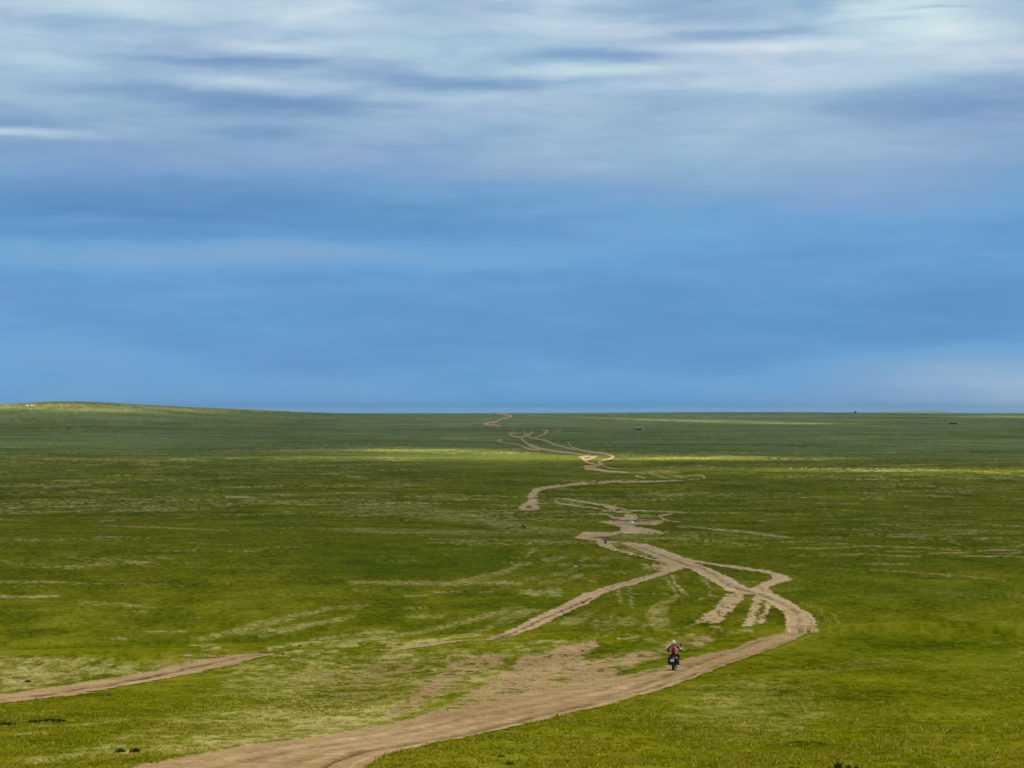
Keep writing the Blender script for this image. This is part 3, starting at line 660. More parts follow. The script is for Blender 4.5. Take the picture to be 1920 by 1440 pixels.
# ------------------------------------------------------------------ near grass: blades in tufts
def grass_blades():
    N = 90000
    v = 1215 + (1452 - 1215) * rng.random(N)**.75
    u = -20 + 1960 * rng.random(N)
    # invert the near slope: distance as a function of v along each direction
    ys = np.exp(np.linspace(math.log(40), math.log(168), 500))
    zz = terrain(np.zeros_like(ys), ys, micro=False)
    vy = project(np.zeros_like(ys), ys, zz)[1]
    y = np.interp(-v, -vy, ys)
    x = (u - 960) / F * y
    y = y + rng.normal(0, .25, N)
    z = terrain(x, y)
    uu, v2 = project(x, y, z)
    near_ = 1.0
    so_ = sample(LAY['soil'], uu + rng.normal(0, 3, N), v2 + rng.normal(0, 1.2, N)); dr_ = sample(LAY['dry'], uu, v2)
    keep = rng.random(N) > np.clip(so_ * 1.15 + dr_ * .35, 0, 1)
    x, y, z, dr_ = x[keep], y[keep], z[keep], dr_[keep]
    cl = fbm(x / 1.6, y / 2.4, 200, 3)
    keep = rng.random(len(x)) < np.clip((cl - .38) * 3.6, .08, 1) * (1 - .85 * sstep(95, 165, y))
    x, y, z, dr_ = x[keep], y[keep], z[keep], dr_[keep]
    n = len(x); B = 4
    x = np.repeat(x, B); y = np.repeat(y, B); z = np.repeat(z, B); dr_ = np.repeat(dr_, B)
    tone_t = np.repeat(rng.random(n), B)
    k = n * B
    sc_ = .5 + y / 90                      # clumps read larger where they are farther away
    ang = rng.random(k) * 2 * PI; rad = rng.random(k) * .07
    bx = x + np.cos(ang) * rad; by = y + np.sin(ang) * rad
    h = (.025 + .05 * rng.random(k)**1.8) * (.8 + .5 * fbm(x / 3, y / 3, 210, 2)) * (1 - .5 * sstep(90, 160, y)); w = (.010 + .010 * rng.random(k)) * sc_
    tall = rng.random(k) < .015; h = np.where(tall, h * 2.1 + .03, h); w = np.where(tall, w * .7, w)
    lean = rng.random(k) * .12 + .03; la = ang + rng.normal(0, .6, k)
    fa = rng.random(k) * PI
    dx = np.cos(fa) * w; dy = np.sin(fa) * w
    tx = bx + np.cos(la) * lean; ty = by + np.sin(la) * lean
    mx = bx + np.cos(la) * lean * .35; my = by + np.sin(la) * lean * .35
    zz = z - .03
    co = np.stack([np.stack([bx - dx, by - dy, zz], -1), np.stack([bx + dx, by + dy, zz], -1),
                   np.stack([mx + dx * .7, my + dy * .7, z + h * .6], -1), np.stack([mx - dx * .7, my - dy * .7, z + h * .6], -1), np.stack([tx, ty, z + h], -1)], 1)
    me = bpy.data.meshes.new('grass')
    me.vertices.add(k * 5); me.vertices.foreach_set('co', co.astype(np.float32).ravel())
    base = (np.arange(k) * 5)[:, None]
    lo = np.concatenate([base + np.array([[0, 1, 2, 3]]), base + np.array([[3, 2, 4]])], 1).astype(np.int32)
    me.loops.add(k * 7); me.loops.foreach_set('vertex_index', lo.ravel())
    st = np.stack([np.arange(k) * 7, np.arange(k) * 7 + 4], 1).astype(np.int32)
    me.polygons.add(k * 2); me.polygons.foreach_set('loop_start', st.ravel())
    me.update(calc_edges=True)
    t_ = np.clip(.25 + .5 * tone_t + .25 * rng.random(k) + dr_ * .35 + tall * .45, 0, 1)
    a = me.attributes.new('tint', 'FLOAT', 'POINT'); a.data.foreach_set('value', np.repeat(t_, 5).astype(np.float32))
    o = bpy.data.objects.new('grass', me); COL.objects.link(o)
    m, t, out = new_mat('grass_blades')
    ti = t.node('ShaderNodeAttribute', attribute_name='tint').outputs['Fac']
    c = t.ramp(ti, [(.2, (.070, .078, .0010, 1)), (.5, (.220, .210, .003, 1)), (.75, (.340, .305, .010, 1)), (1.0, (.52, .46, .085, 1))])
    d = t.node('ShaderNodeBsdfDiffuse'); tr = t.node('ShaderNodeBsdfTranslucent'); mx_ = t.node('ShaderNodeMixShader'); mx_.inputs[0].default_value = .4
    t.l.new(c, d.inputs[0]); t.l.new(c, tr.inputs[0]); t.l.new(d.outputs[0], mx_.inputs[1]); t.l.new(tr.outputs[0], mx_.inputs[2]); t.l.new(mx_.outputs[0], out.inputs[0])
    me.materials.append(m)
    tag(o, 'short tufted olive grass covering the near slope', 'grass', kind='stuff')
    return m
grass_mat = grass_blades()

# ------------------------------------------------------------------ light: sun, unseen veil of cloud, sky
SUN_EL, SUN_AZ = math.radians(56), math.radians(38)      # azimuth to the right of the view direction
sd = Vector((math.sin(SUN_AZ) * math.cos(SUN_EL), math.cos(SUN_AZ) * math.cos(SUN_EL), math.sin(SUN_EL)))
L = bpy.data.lights.new('sun', 'SUN'); L.energy = 5.0; L.angle = math.radians(.53); L.color = (1.0, .98, .92)
sun = bpy.data.objects.new('sun', L); COL.objects.link(sun)
sun.rotation_euler = sd.to_track_quat('Z', 'Y').to_euler()

def cloud_cover(u, v, x, y):
    """how much of the sun the cloud takes from the ground at photo position (u, v)"""
    o_ = np.interp(v, [700, 774, 790, 800, 838, 866, 900, 960, 1040, 1120, 1190, 1260, 1440, 1700],
                      [.76, .76, .82, .935, .935, .87, .86, .84, .775, .645, .57, .52, .46, .46])
    o_ = o_ + (fbm(x / 900, y / 1400, 300, 4) - .5) * .22
    def band(pts, w, amt):
        nonlocal o_
        us = [p[0] for p in pts]
        c = np.interp(u, us, [p[1] for p in pts]); s = np.interp(u, us, [p[2] for p in pts]); g_ = np.interp(u, us, [p[3] for p in pts])
        k_ = np.exp(-np.abs((v - c) / np.maximum(s, .2))**2.1) * g_
        o_ = o_ * (1 - k_ * amt)
    band([(0,859,2,0), (480,858,3.5,.25), (620,858.5,4.5,.6), (800,859.5,5.2,.85), (1000,860,5.2,1), (1160,859,5.2,1), (1380,859,4.8,.9), (1520,860,3.5,.35), (1700,861,2.5,0)], 1, .98)
    band([(0,848,2,0), (560,846,3,.1), (690,845.5,5.2,.85), (850,845.8,5.8,1), (960,848,5.6,.95), (1040,852,5,.7), (1100,856,3,.5), (1180,857,3,0)], 1, .98)
    band([(0,883,2,0), (1180,882,2,0), (1290,881.5,4.8,.65), (1480,882,5.4,.95), (1700,883,5.2,.9), (1930,883.5,5,.9)], 1, .95)
    band([(0,780,1,0), (1080,782,1.2,0), (1180,786,1.4,.6), (1300,789.5,2.2,.9), (1440,792.5,2.3,1), (1560,795,1.8,.8), (1660,798,1.2,0)], 1, .97)
    band([(0,766,5,1), (60,765,5,1), (130,768,4.5,1), (230,770,4,.8), (350,772,3,.4), (480,773,2,0)], 1, .70)
    band([(-30,762,3.5,.8), (60,759,3,.9), (200,762,3,.7), (420,769,2.5,.5), (640,772,1.5,.2), (760,773,1,0)], 1, .45)
    band([(0,780,1,0), (1760,781,1,0), (1850,781,2,.7), (1930,781.5,2.2,.9)], 1, .9)
    return np.clip(o_, 0, .985)

def unseen_cloud_veil():  # unseen layer above the frame, its cover shaped to throw bands of shade
    Hc = 2600.0
    ysr = np.concatenate([np.linspace(-5200, -200, 26), np.linspace(0, 1500, 40)[:-1], np.geomspace(1500, 12400, 250)])
    xs = np.concatenate([np.linspace(-9000, -2600, 40)[:-1], np.linspace(-2600, 2600, 130), np.linspace(2600, 9000, 40)[1:]])
    X, Y = np.meshgrid(xs, ysr)
    Z = terrain(X, np.maximum(Y, 1), micro=False)
    u, v = project(X, np.maximum(Y, 20), np.where(Y > 20, Z, -4))
    c = cloud_cover(u, np.where(Y < 30, 1500, v), X, Y)
    edge = sstep(-5200, -3800, Y) * (1 - sstep(11600, 12400, Y)) * sstep(-9000, -7600, X) * (1 - sstep(7600, 9000, X))
    c = c * edge
    cx = X + sd.x / sd.z * (Hc - Z); cy = Y + sd.y / sd.z * (Hc - Z)
    thick = 220 * c
    ny, nx = X.shape
    top = np.stack([cx, cy, Hc + thick * .5], -1).reshape(-1, 3); bot = np.stack([cx, cy, Hc - thick * .5 - 2], -1).reshape(-1, 3)
    co = np.concatenate([top, bot]); n = nx * ny
    idx = np.arange(n).reshape(ny, nx)
    q = np.stack([idx[:-1, :-1], idx[:-1, 1:], idx[1:, 1:], idx[1:, :-1]], -1).reshape(-1, 4)
    rim = np.concatenate([idx[0, :], idx[1:, -1], idx[-1, -2::-1], idx[-2:0:-1, 0]])
    rn = np.roll(rim, -1)
    side = np.stack([rim, rim + n, rn + n, rn], -1)
    quads = np.concatenate([q, q[:, ::-1] + n, side])
    me = bpy.data.meshes.new('unseen_clouds')
    me.vertices.add(len(co)); me.vertices.foreach_set('co', co.astype(np.float32).ravel())
    me.loops.add(len(quads) * 4); me.loops.foreach_set('vertex_index', quads.astype(np.int32).ravel())
    me.polygons.add(len(quads)); me.polygons.foreach_set('loop_start', np.arange(0, len(quads) * 4, 4, dtype=np.int32))
    me.update(calc_edges=True)
    me.polygons.foreach_set('use_smooth', np.ones(len(quads), bool))
    half = 1 - np.sqrt(1 - np.clip(c.reshape(-1), 0, .985))      # two surfaces, each takes its share
    a = me.attributes.new('cover', 'FLOAT', 'POINT'); a.data.foreach_set('value', np.concatenate([half, half]).astype(np.float32))
    o = bpy.data.objects.new('unseen_clouds', me); COL.objects.link(o)
    m, t, out_ = new_mat('unseen_cloud_veil')
    f = t.node('ShaderNodeAttribute', attribute_name='cover').outputs['Fac']
    tp = t.node('ShaderNodeBsdfTransparent'); tl = t.node('ShaderNodeBsdfTranslucent'); tl.inputs[0].default_value = (.46, .48, .50, 1)
    df = t.node('ShaderNodeBsdfDiffuse'); df.inputs[0].default_value = (.60, .61, .63, 1)
    m1 = t.node('ShaderNodeMixShader'); m1.inputs[0].default_value = .45
    t.l.new(tl.outputs[0], m1.inputs[1]); t.l.new(df.outputs[0], m1.inputs[2])
    m2 = t.node('ShaderNodeMixShader'); t.l.new(f, m2.inputs[0]); t.l.new(tp.outputs[0], m2.inputs[1]); t.l.new(m1.outputs[0], m2.inputs[2])
    t.l.new(m2.outputs[0], out_.inputs[0])
    me.materials.append(m)
    tag(o, 'unseen broken grey cloud layer shaped to shade the plain', 'unseen_clouds', kind='structure')
unseen_cloud_veil()

def make_world():
    w = bpy.data.worlds.new('World'); sc.world = w; w.use_nodes = True
    t = NT(w.node_tree); t.n.clear()
    out_ = t.node('ShaderNodeOutputWorld')
    d = t.node('ShaderNodeTexCoord').outputs['Generated']
    s = t.node('ShaderNodeSeparateXYZ'); t.l.new(d, s.inputs[0])
    az = t.math('ARCTAN2', s.outputs[0], s.outputs[1]); el = t.math('ARCSINE', s.outputs[2])
    P = t.node('ShaderNodeCombineXYZ'); t.l.new(t.math('MULTIPLY', az, F / 1000), P.inputs[0]); t.l.new(t.math('MULTIPLY', el, F / 1000), P.inputs[1])
    P = P.outputs[0]                                   # direction, in thousands of pixels right of the view axis and above the horizon
    zz = t.math('ADD', t.math('MAXIMUM', s.outputs[2], 0.0), .035)
    q = t.node('ShaderNodeCombineXYZ'); t.l.new(t.math('DIVIDE', s.outputs[0], zz), q.inputs[0]); t.l.new(t.math('DIVIDE', s.outputs[1], zz), q.inputs[1])
    Q = q.outputs[0]                                   # the same direction met with a high flat layer
    # wind-drawn noise
    str_ = t.vec('MULTIPLY', P, (2.2, 13.0, 1.0))
    w1 = t.noise(str_, 1.3, 4, .55); w2 = t.noise(t.vec('ADD', str_, (7.7, 3.1, 5.0)), 1.3, 4, .55)
    wv_ = t.node('ShaderNodeCombineXYZ'); t.l.new(t.math('MULTIPLY', t.math('SUBTRACT', w1, .5), .30), wv_.inputs[0]); t.l.new(t.math('MULTIPLY', t.math('SUBTRACT', w2, .5), .055), wv_.inputs[1])
    PW = t.vec('ADD', P, wv_.outputs[0])
    blobs = [(60,128,120,11,.30),(120,18,170,20,.25),(330,30,220,22,.28),(610,35,60,28,.30),(530,97,80,9,.32),(740,105,160,16,.25),(455,165,150,12,.42),(50,260,140,8,.42),(820,192,130,12,.24),
             (1050,30,90,35,.33),(1130,140,140,9,.40),(1430,98,200,12,.42),(1330,172,180,10,.22),(1550,150,170,18,.28),(1700,45,150,34,.55),(1640,12,70,13,.30),(1770,82,90,13,.30),(1850,120,120,34,.25),
             (440,123,170,9,-.48),(560,203,170,12,-.52),(300,182,170,13,-.34),(900,165,150,13,-.46),(740,150,100,9,-.25),(1090,110,150,10,-.42),(1400,70,140,12,-.40),(1230,22,190,18,-.30),(1550,20,60,18,-.36),
             (1745,38,60,4,-.35),(1690,58,40,4,-.25),(470,247,70,11,-.20),(60,238,110,8,-.26),(1850,214,190,18,-.34),(1860,175,150,12,-.18),(180,385,220,42,-.11),(560,375,420,38,-.09),(950,242,90,10,-.12),(960,20,60,14,-.15),(200,60,160,12,-.18),
             (1500,345,320,60,.20),(1340,270,260,50,.14),(960,290,150,60,.12),(300,485,420,19,.17),(560,468,160,14,.10),(180,424,120,7,.07),(1020,470,260,26,.06),(1900,725,260,44,.42),(1250,60,160,12,.2),(1600,610,420,50,-.05),(60,680,240,70,.05),(700,640,500,60,-.02)]
    acc = t.math('MULTIPLY_ADD', t.math('SUBTRACT', w1, .5), .25, 0.0)
    # overall cover against height above the horizon
    elp = t.math('MULTIPLY', el, F)
    base = t.node('ShaderNodeFloatCurve')
    t.l.new(t.math('MULTIPLY', elp, 1 / 1000.0, clamp=True), base.inputs[1])
    cv = base.mapping.curves[0]
    pts = [(0, .20), (.04, .185), (.09, .155), (.16, .13), (.26, .13), (.34, .12), (.40, .15), (.47, .32), (.56, .49), (.66, .62), (.77, .70), (.9, .68), (1.0, .62)]
    cv.points[0].location = pts[0]; cv.points[1].location = pts[-1]
    for p in pts[1:-1]: cv.points.new(*p)
    base.mapping.update()
    acc = t.math('ADD', acc, base.outputs[0])
    big = t.noise(Q, .55, 5, .55, .4)
    hi = t.maprange(el, .075, .15)
    acc = t.math('ADD', acc, t.math('MULTIPLY', t.math('MULTIPLY', t.math('SUBTRACT', big, .5), hi), 1.1))
    fine = t.noise(t.vec('MULTIPLY', P, (9, 42, 1)), 1.0, 5, .6, .3)
    acc = t.math('ADD', acc, t.math('MULTIPLY', t.math('MULTIPLY', t.math('SUBTRACT', fine, .5), hi), .27))
    mid_ = t.noise(t.vec('MULTIPLY', P, (5, 26, 1)), 1.0, 6, .62, .5)
    acc = t.math('ADD', acc, t.math('MULTIPLY', t.math('MULTIPLY', t.math('SUBTRACT', mid_, .5), hi), .55))
    for (bu, bv, su, sv, am) in blobs:
        su *= 1.05; sv *= 1.15
        iv = (1000 / su, 1000 / sv, 0)
        off = (-(bu - 960) / su, -(770 - bv) / sv, 0)
        r = t.vec('MULTIPLY_ADD', PW, iv, off)
        d2 = t.vec('DOT_PRODUCT', r, r, out=1)
        e = t.math('POWER', math.exp(-.8), d2)
        acc = t.math('MULTIPLY_ADD', e, am, acc)
    tt = t.math('MULTIPLY', acc, 1 / 1.4, clamp=True)
    col = t.ramp(tt, [(0.0, lin(88, 141, 193)), (.09, lin(103, 155, 203)), (.13, lin(111, 164, 211)), (.21, lin(125, 167, 207)), (.34, lin(142, 176, 208)), (.50, lin(164, 190, 215)), (.68, lin(188, 208, 224)), (.84, lin(208, 224, 230)), (1.0, lin(228, 238, 234))])
    colg = t.ramp(tt, [(0.0, lin(118, 152, 193)), (.15, lin(128, 160, 197)), (.28, lin(142, 172, 204)), (.42, lin(158, 186, 212)), (.58, lin(178, 201, 220)), (.74, lin(194, 214, 226)), (.88, lin(208, 225, 232)), (1.0, lin(224, 236, 238))])
    col = t.mix(t.maprange(el, .075, .135), col, colg)
    # slow drift between lilac and teal greys
    hue = t.noise(t.vec('MULTIPLY', P, (1.6, 6, 1)), 1.4, 3, .5)
    col = t.mix(.55, col, t.ramp(hue, [(.35, (.91, 1.02, 1.01, 1)), (.65, (1.06, .985, 1.02, 1))]), 'MULTIPLY')
    bg1 = t.node('ShaderNodeBackground'); t.l.new(col, bg1.inputs[0]); bg1.inputs[1].default_value = 1 / 2**EXPO
    sky = t.node('ShaderNodeTexSky', sky_type='NISHITA'); sky.sun_disc = False
    sky.sun_elevation = SUN_EL; sky.sun_rotation = SUN_AZ; sky.altitude = 1200; sky.air_density = 1.0; sky.dust_density = .6
    bg2 = t.node('ShaderNodeBackground'); t.l.new(sky.outputs[0], bg2.inputs[0]); bg2.inputs[1].default_value = .055
    mx = t.node('ShaderNodeMixShader'); t.l.new(t.maprange(el, .24, .6), mx.inputs[0])
    t.l.new(bg1.outputs[0], mx.inputs[1]); t.l.new(bg2.outputs[0], mx.inputs[2])
    t.l.new(mx.outputs[0], out_.inputs[0])
    w.cycles.sampling_method = 'MANUAL'; w.cycles.sample_map_resolution = 512
make_world()

# ------------------------------------------------------------------ haze
def haze():
    bm = bmesh.new(); bmesh.ops.create_cube(bm, size=1)
    for v in bm.verts: v.co = Vector((v.co.x * 72000, v.co.y * 72000, (v.co.z + .5) * (30 + 63) - 63))
    me = bpy.data.meshes.new('haze'); bm.to_mesh(me); bm.free()
    o = bpy.data.objects.new('haze', me); COL.objects.link(o)
    m, t, out_ = new_mat('haze_air')
    v = t.node('ShaderNodeVolumePrincipled')
    v.inputs['Color'].default_value = (.34, .62, .90, 1); v.inputs['Density'].default_value = HAZE; v.inputs['Anisotropy'].default_value = 0.0
    t.l.new(v.outputs[0], out_.inputs['Volume'])
    me.materials.append(m)
    tag(o, 'thin blue haze over the far plain', 'haze', kind='stuff')
HAZE = 3.3e-5
haze()

# ------------------------------------------------------------------ shape helpers
def link_mesh(name, bm, mats, parent=None, smooth=True, bevel=0):
    me = bpy.data.meshes.new(name)
    bmesh.ops.recalc_face_normals(bm, faces=bm.faces)
    bm.to_mesh(me); bm.free()
    for m in (mats if isinstance(mats, (list, tuple)) else [mats]): me.materials.append(m)
    me.polygons.foreach_set('use_smooth', np.full(len(me.polygons), smooth))
    o = bpy.data.objects.new(name, me); COL.objects.link(o)
    if parent: o.parent = parent
    return o

def empty(name, loc=(0, 0, 0), rz=0.0):
    o = bpy.data.objects.new(name, None); COL.objects.link(o)
    o.location = loc; o.rotation_euler = (0, 0, rz); o.empty_display_size = .2
    return o

def ring_loft(bm, rings, caps=True, mat=0):
    """rings: lists of equal numbers of points"""
    vs = [[bm.verts.new(p) for p in r] for r in rings]
    n = len(rings[0])
    for a, b in zip(vs[:-1], vs[1:]):
        for i in range(n):
            f = bm.faces.new((a[i], a[(i + 1) % n], b[(i + 1) % n], b[i])); f.material_index = mat
    if caps:
        for r in (vs[0], vs[-1]):
            try: f = bm.faces.new(r); f.material_index = mat
            except ValueError: pass

def tube(bm, pts, rad, seg=10, mat=0):
    pts = [Vector(p) for p in pts]
    if not isinstance(rad, (list, tuple)): rad = [rad] * len(pts)
    rings = []
    nrm = None
    for i, p in enumerate(pts):
        d = (pts[min(i + 1, len(pts) - 1)] - pts[max(i - 1, 0)]).normalized()
        if nrm is None:
            nrm = d.orthogonal().normalized()
        nrm = (nrm - d * nrm.dot(d)).normalized()
        b = d.cross(nrm)
        rings.append([p + (nrm * math.cos(k * 2 * PI / seg) + b * math.sin(k * 2 * PI / seg)) * rad[i] for k in range(seg)])
    ring_loft(bm, rings, True, mat)

def box(bm, c, size, rot=None, bevel=.01, taper=1.0, mat=0):
    ret = bmesh.ops.create_cube(bm, size=1)
    vs = ret['verts']
    for v in vs:
        k = taper if v.co.z > 0 else 1
        v.co = Vector((v.co.x * size[0] * k, v.co.y * size[1] * k, v.co.z * size[2]))
    if bevel:
        es = list({e for v in vs for e in v.link_edges})
        r2 = bmesh.ops.bevel(bm, geom=es, offset=min(bevel, min(size) * .45), segments=2, affect='EDGES', profile=.5)
        vs = list({v for f in r2['faces'] for v in f.verts} | {v for v in vs if v.is_valid})
    M_ = Matrix.Translation(c) @ (rot.to_4x4() if rot else Matrix())
    for v in vs: v.co = M_ @ v.co
    for f in {f for v in vs for f in v.link_faces}: f.material_index = mat

def ball(bm, c, r, seg=16, rings=10, rot=None, mat=0):
    ret = bmesh.ops.create_uvsphere(bm, u_segments=seg, v_segments=rings, radius=1)
    M_ = Matrix.Translation(c) @ (rot.to_4x4() if rot else Matrix()) @ Matrix.Diagonal((*((r,) * 3 if not isinstance(r, (tuple, list)) else r), 1))
    for v in ret['verts']: v.co = M_ @ v.co
    for f in {f for v in ret['verts'] for f in v.link_faces}: f.material_index = mat

def lathe_x(bm, prof, c, seg=28, mat=0):
    """profile (x, r) turned about the x axis through c"""
    rings = []
    for k in range(seg):
        a = k * 2 * PI / seg
        rings.append([Vector((c[0] + x, c[1] + r * math.cos(a), c[2] + r * math.sin(a))) for x, r in prof])
    vs = [[bm.verts.new(p) for p in r] for r in rings]
    n = len(prof)
    for i in range(seg):
        for j in range(n):
            f = bm.faces.new((vs[i][j], vs[i][(j + 1) % n], vs[(i + 1) % seg][(j + 1) % n], vs[(i + 1) % seg][j])); f.material_index = mat

def skin_body(name, verts, edges, radii, mat, parent=None, root=0, sub=1):
    me = bpy.data.meshes.new(name + '_cage'); me.from_pydata([tuple(v) for v in verts], edges, [])
    o = bpy.data.objects.new(name, me); COL.objects.link(o)
    sk = o.modifiers.new('skin', 'SKIN')
    sl = me.skin_vertices[0].data
    for i, r in enumerate(radii):
        sl[i].radius = (r, r) if not isinstance(r, tuple) else r
        sl[i].use_root = (i == root)
    sb = o.modifiers.new('sub', 'SUBSURF'); sb.levels = sub; sb.render_levels = sub
    dg = bpy.context.evaluated_depsgraph_get(); dg.update()
    m2 = bpy.data.meshes.new_from_object(o.evaluated_get(dg))
    o.modifiers.clear(); o.data = m2; m2.name = name
    bpy.data.meshes.remove(me)
    m2.materials.clear(); m2.materials.append(mat)
    m2.polygons.foreach_set('use_smooth', np.ones(len(m2.polygons), bool))
    if parent: o.parent = parent
    return o

def copy_tree(o, parent=None):
    c = o.copy(); COL.objects.link(c)
    if parent: c.parent = parent; c.matrix_parent_inverse = o.matrix_parent_inverse
    for ch in o.children: copy_tree(ch, c)
    return c

# ------------------------------------------------------------------ materials of things
MBLACK = principled('black_plastic', (.012, .012, .013), .45)
MRUBBER = principled('tyre_rubber', (.018, .017, .016), .85, var=.3)
MSTEEL = principled('dull_steel', (.32, .32, .33), .35, metal=1)
MENGINE = principled('engine_metal', (.05, .05, .052), .5, metal=.6)
MSEAT = principled('seat_vinyl', (.018, .018, .02), .6)
MPANN = principled('pannier_fabric', (.014, .014, .016), .8, var=.3)
MWHITE = principled('white_paint', (.80, .80, .78), .3, var=.04, coat=.4)
MPLATE = principled('number_plate_white', (.82, .82, .80), .4, var=.03)
MREDLENS = principled('red_lens', (.45, .02, .02), .2)
MJACKET = principled('black_jacket', (.016, .016, .018), .8, var=.3)
MPANTS = principled('black_trousers', (.014, .014, .015), .85, var=.3)
MVEST = principled('hi_vis_orange_vest', (.90, .34, .18), .7, var=.1)
MREFL = principled('reflective_strip', (.86, .80, .74), .5, var=.05)
MPACK = principled('red_pack_nylon', (.42, .006, .014), .6, var=.3)
MPACKD = principled('dark_pack_panel', (.06, .008, .012), .7, var=.3)
MORANGE = principled('orange_jacket', (.70, .22, .045), .75, var=.12)
MDARKR = principled('dark_riding_suit', (.012, .012, .014), .8, var=.3)
MVISOR = principled('dark_visor', (.01, .01, .012), .12)
MTANK = principled('black_tank_paint', (.015, .015, .017), .25, coat=.6)
MTANKO = principled('dark_red_tank_paint', (.10, .02, .015), .3, coat=.6)

# ------------------------------------------------------------------ motorcycle (local axes: forward +y, right +x)
def motorcycle(label, loc, rz, lean=0.0, detail=True, tank=MTANK, mirrors=(1,), panniers=True):
    r = empty('motorcycle', loc, rz); r.rotation_euler = (0, lean, rz)
    tag(r, label, 'motorcycle', 'motorcycles on the plain')
    for (y, rad, w) in ((-.72, .325, .070), (.80, .345, .050)):
        wh = empty('wheel'); wh.parent = r; wh.location = (0, y, rad)
        bm = bmesh.new(); lathe_x(bm, [(-w*.55, rad-.075), (-w, rad-.045), (-w*.85, rad-.012), (-w*.4, rad), (w*.4, rad), (w*.85, rad-.012), (w, rad-.045), (w*.55, rad-.075)], (0, 0, 0))
        link_mesh('tyre', bm, MRUBBER, wh)
        bm = bmesh.new(); lathe_x(bm, [(-w*.55, rad-.085), (-w*.55, rad-.068), (w*.55, rad-.068), (w*.55, rad-.085)], (0, 0, 0))
        lathe_x(bm, [(-.06, .012), (-.06, .045), (.06, .045), (.06, .012)], (0, 0, 0), 14)
        for k in range(18):
            a = k * 2 * PI / 18; s = .03 if k % 2 else -.03
            tube(bm, [(s, .04*math.cos(a+.4), .04*math.sin(a+.4)), (0, (rad-.08)*math.cos(a), (rad-.08)*math.sin(a))], .003, 5)
        link_mesh('rim', bm, MSTEEL, wh)
        bm = bmesh.new(); lathe_x(bm, [(.052, .05), (.052, .14), (.058, .14), (.058, .05)], (0, 0, 0), 24); link_mesh('brake_disc', bm, MSTEEL, wh)
    bm = bmesh.new()
    for s in (-1, 1):
        tube(bm, [(s*.095, .80, .345), (s*.095, .66, .78), (s*.095, .60, 1.0)], [.028, .028, .022], 10)
    box(bm, (0, .615, .93), (.24, .07, .04)); box(bm, (0, .67, .74), (.24, .07, .04))
    link_mesh('fork', bm, MENGINE, r)
    bm = bmesh.new(); ring_loft(bm, [[Vector((x*w_, y, z + (1-abs(x))*.03)) for x in (-1, -.5, 0, .5, 1, .5, 0, -.5)] if False else
                                     [Vector((w_*math.cos(a), y + .012*math.sin(a), z + .022*math.sin(a))) for a in np.linspace(0, 2*PI, 10, endpoint=False)]
                                     for (y, z, w_) in ((.46, .74, .05), (.60, .78, .075), (.80, .775, .08), (1.02, .70, .07), (1.12, .64, .03))])
    link_mesh('front_fender', bm, MBLACK, r)
    bm = bmesh.new()
    box(bm, (0, .08, .47), (.30, .34, .30), bevel=.04); tube(bm, [(0, .16, .55), (0, .30, .80)], [.10, .095], 14)
    for k in range(6): box(bm, (0, .19 + .022*k, .60 + .033*k), (.23, .20, .010), Matrix.Rotation(-.5, 3, 'X'), 0)
    tube(bm, [(-.17, .05, .42), (.17, .05, .42)], .11, 16)
    link_mesh('engine', bm, MENGINE, r)
    bm = bmesh.new()
    for s in (-1, 1):
        tube(bm, [(s*.04, .60, .92), (s*.12, .34, .86), (s*.15, -.05, .74), (s*.13, -.45, .78), (s*.08, -.80, .86)], .016, 8)
        tube(bm, [(s*.05, .60, .80), (s*.13, .36, .42), (s*.13, .0, .28), (s*.14, -.22, .40), (s*.13, -.12, .70)], .016, 8)
        tube(bm, [(s*.13, -.20, .40), (s*.10, -.72, .325)], [.026, .022], 8)
        tube(bm, [(s*.14, -.13, .36), (s*.26, -.13, .34)], .012, 8)
    tube(bm, [(0, -.30, .48), (0, -.34, .78)], .035, 10)
    link_mesh('frame', bm, MBLACK, r)
    bm = bmesh.new()
    ring_loft(bm, [[Vector((w_*math.cos(a)*(1 if math.sin(a) < .3 else .9), y, z + h_*math.sin(a))) for a in np.linspace(0, 2*PI, 16, endpoint=False)]
                   for (y, z, w_, h_) in ((.60, .92, .07, .07), (.50, .95, .17, .12), (.30, .97, .20, .13), (.10, .93, .17, .11), (-.05, .89, .11, .06))])
    link_mesh('fuel_tank', bm, tank, r)
    bm = bmesh.new()
    ring_loft(bm, [[Vector((w_*math.cos(a), y, z + .055*math.sin(a))) for a in np.linspace(0, 2*PI, 14, endpoint=False)]
                   for (y, z, w_) in ((.02, .86, .08), (-.10, .85, .13), (-.35, .84, .16), (-.60, .88, .15), (-.82, .90, .10))])
    link_mesh('seat', bm, MSEAT, r)
    bm = bmesh.new()
    ring_loft(bm, [[Vector((w_*math.cos(a), y, z + .03*math.sin(a))) for a in np.linspace(0, 2*PI, 12, endpoint=False)]
                   for (y, z, w_) in ((-.50, .80, .10), (-.80, .83, .10), (-.98, .80, .09), (-1.10, .68, .08), (-1.13, .56, .07))])
    link_mesh('rear_fender', bm, MBLACK, r)
    bm = bmesh.new(); box(bm, (0, -1.0, .84), (.12, .05, .05), bevel=.015); link_mesh('tail_light', bm, MREDLENS, r)
    bm = bmesh.new(); box(bm, (-.01, -1.135, .70), (.235, .012, .135), Matrix.Rotation(-.18, 3, 'X'), .003); link_mesh('number_plate', bm, MPLATE, r)
    bm = bmesh.new()
    tube(bm, [(-.39, .42, 1.11), (-.26, .50, 1.12), (-.12, .56, 1.05), (.12, .56, 1.05), (.26, .50, 1.12), (.39, .42, 1.11)], .012, 8)
    for s in (-1, 1):
        tube(bm, [(s*.27, .49, 1.12), (s*.40, .415, 1.11)], .018, 10)
        tube(bm, [(s*.28, .53, 1.125), (s*.40, .49, 1.11)], .007, 6)
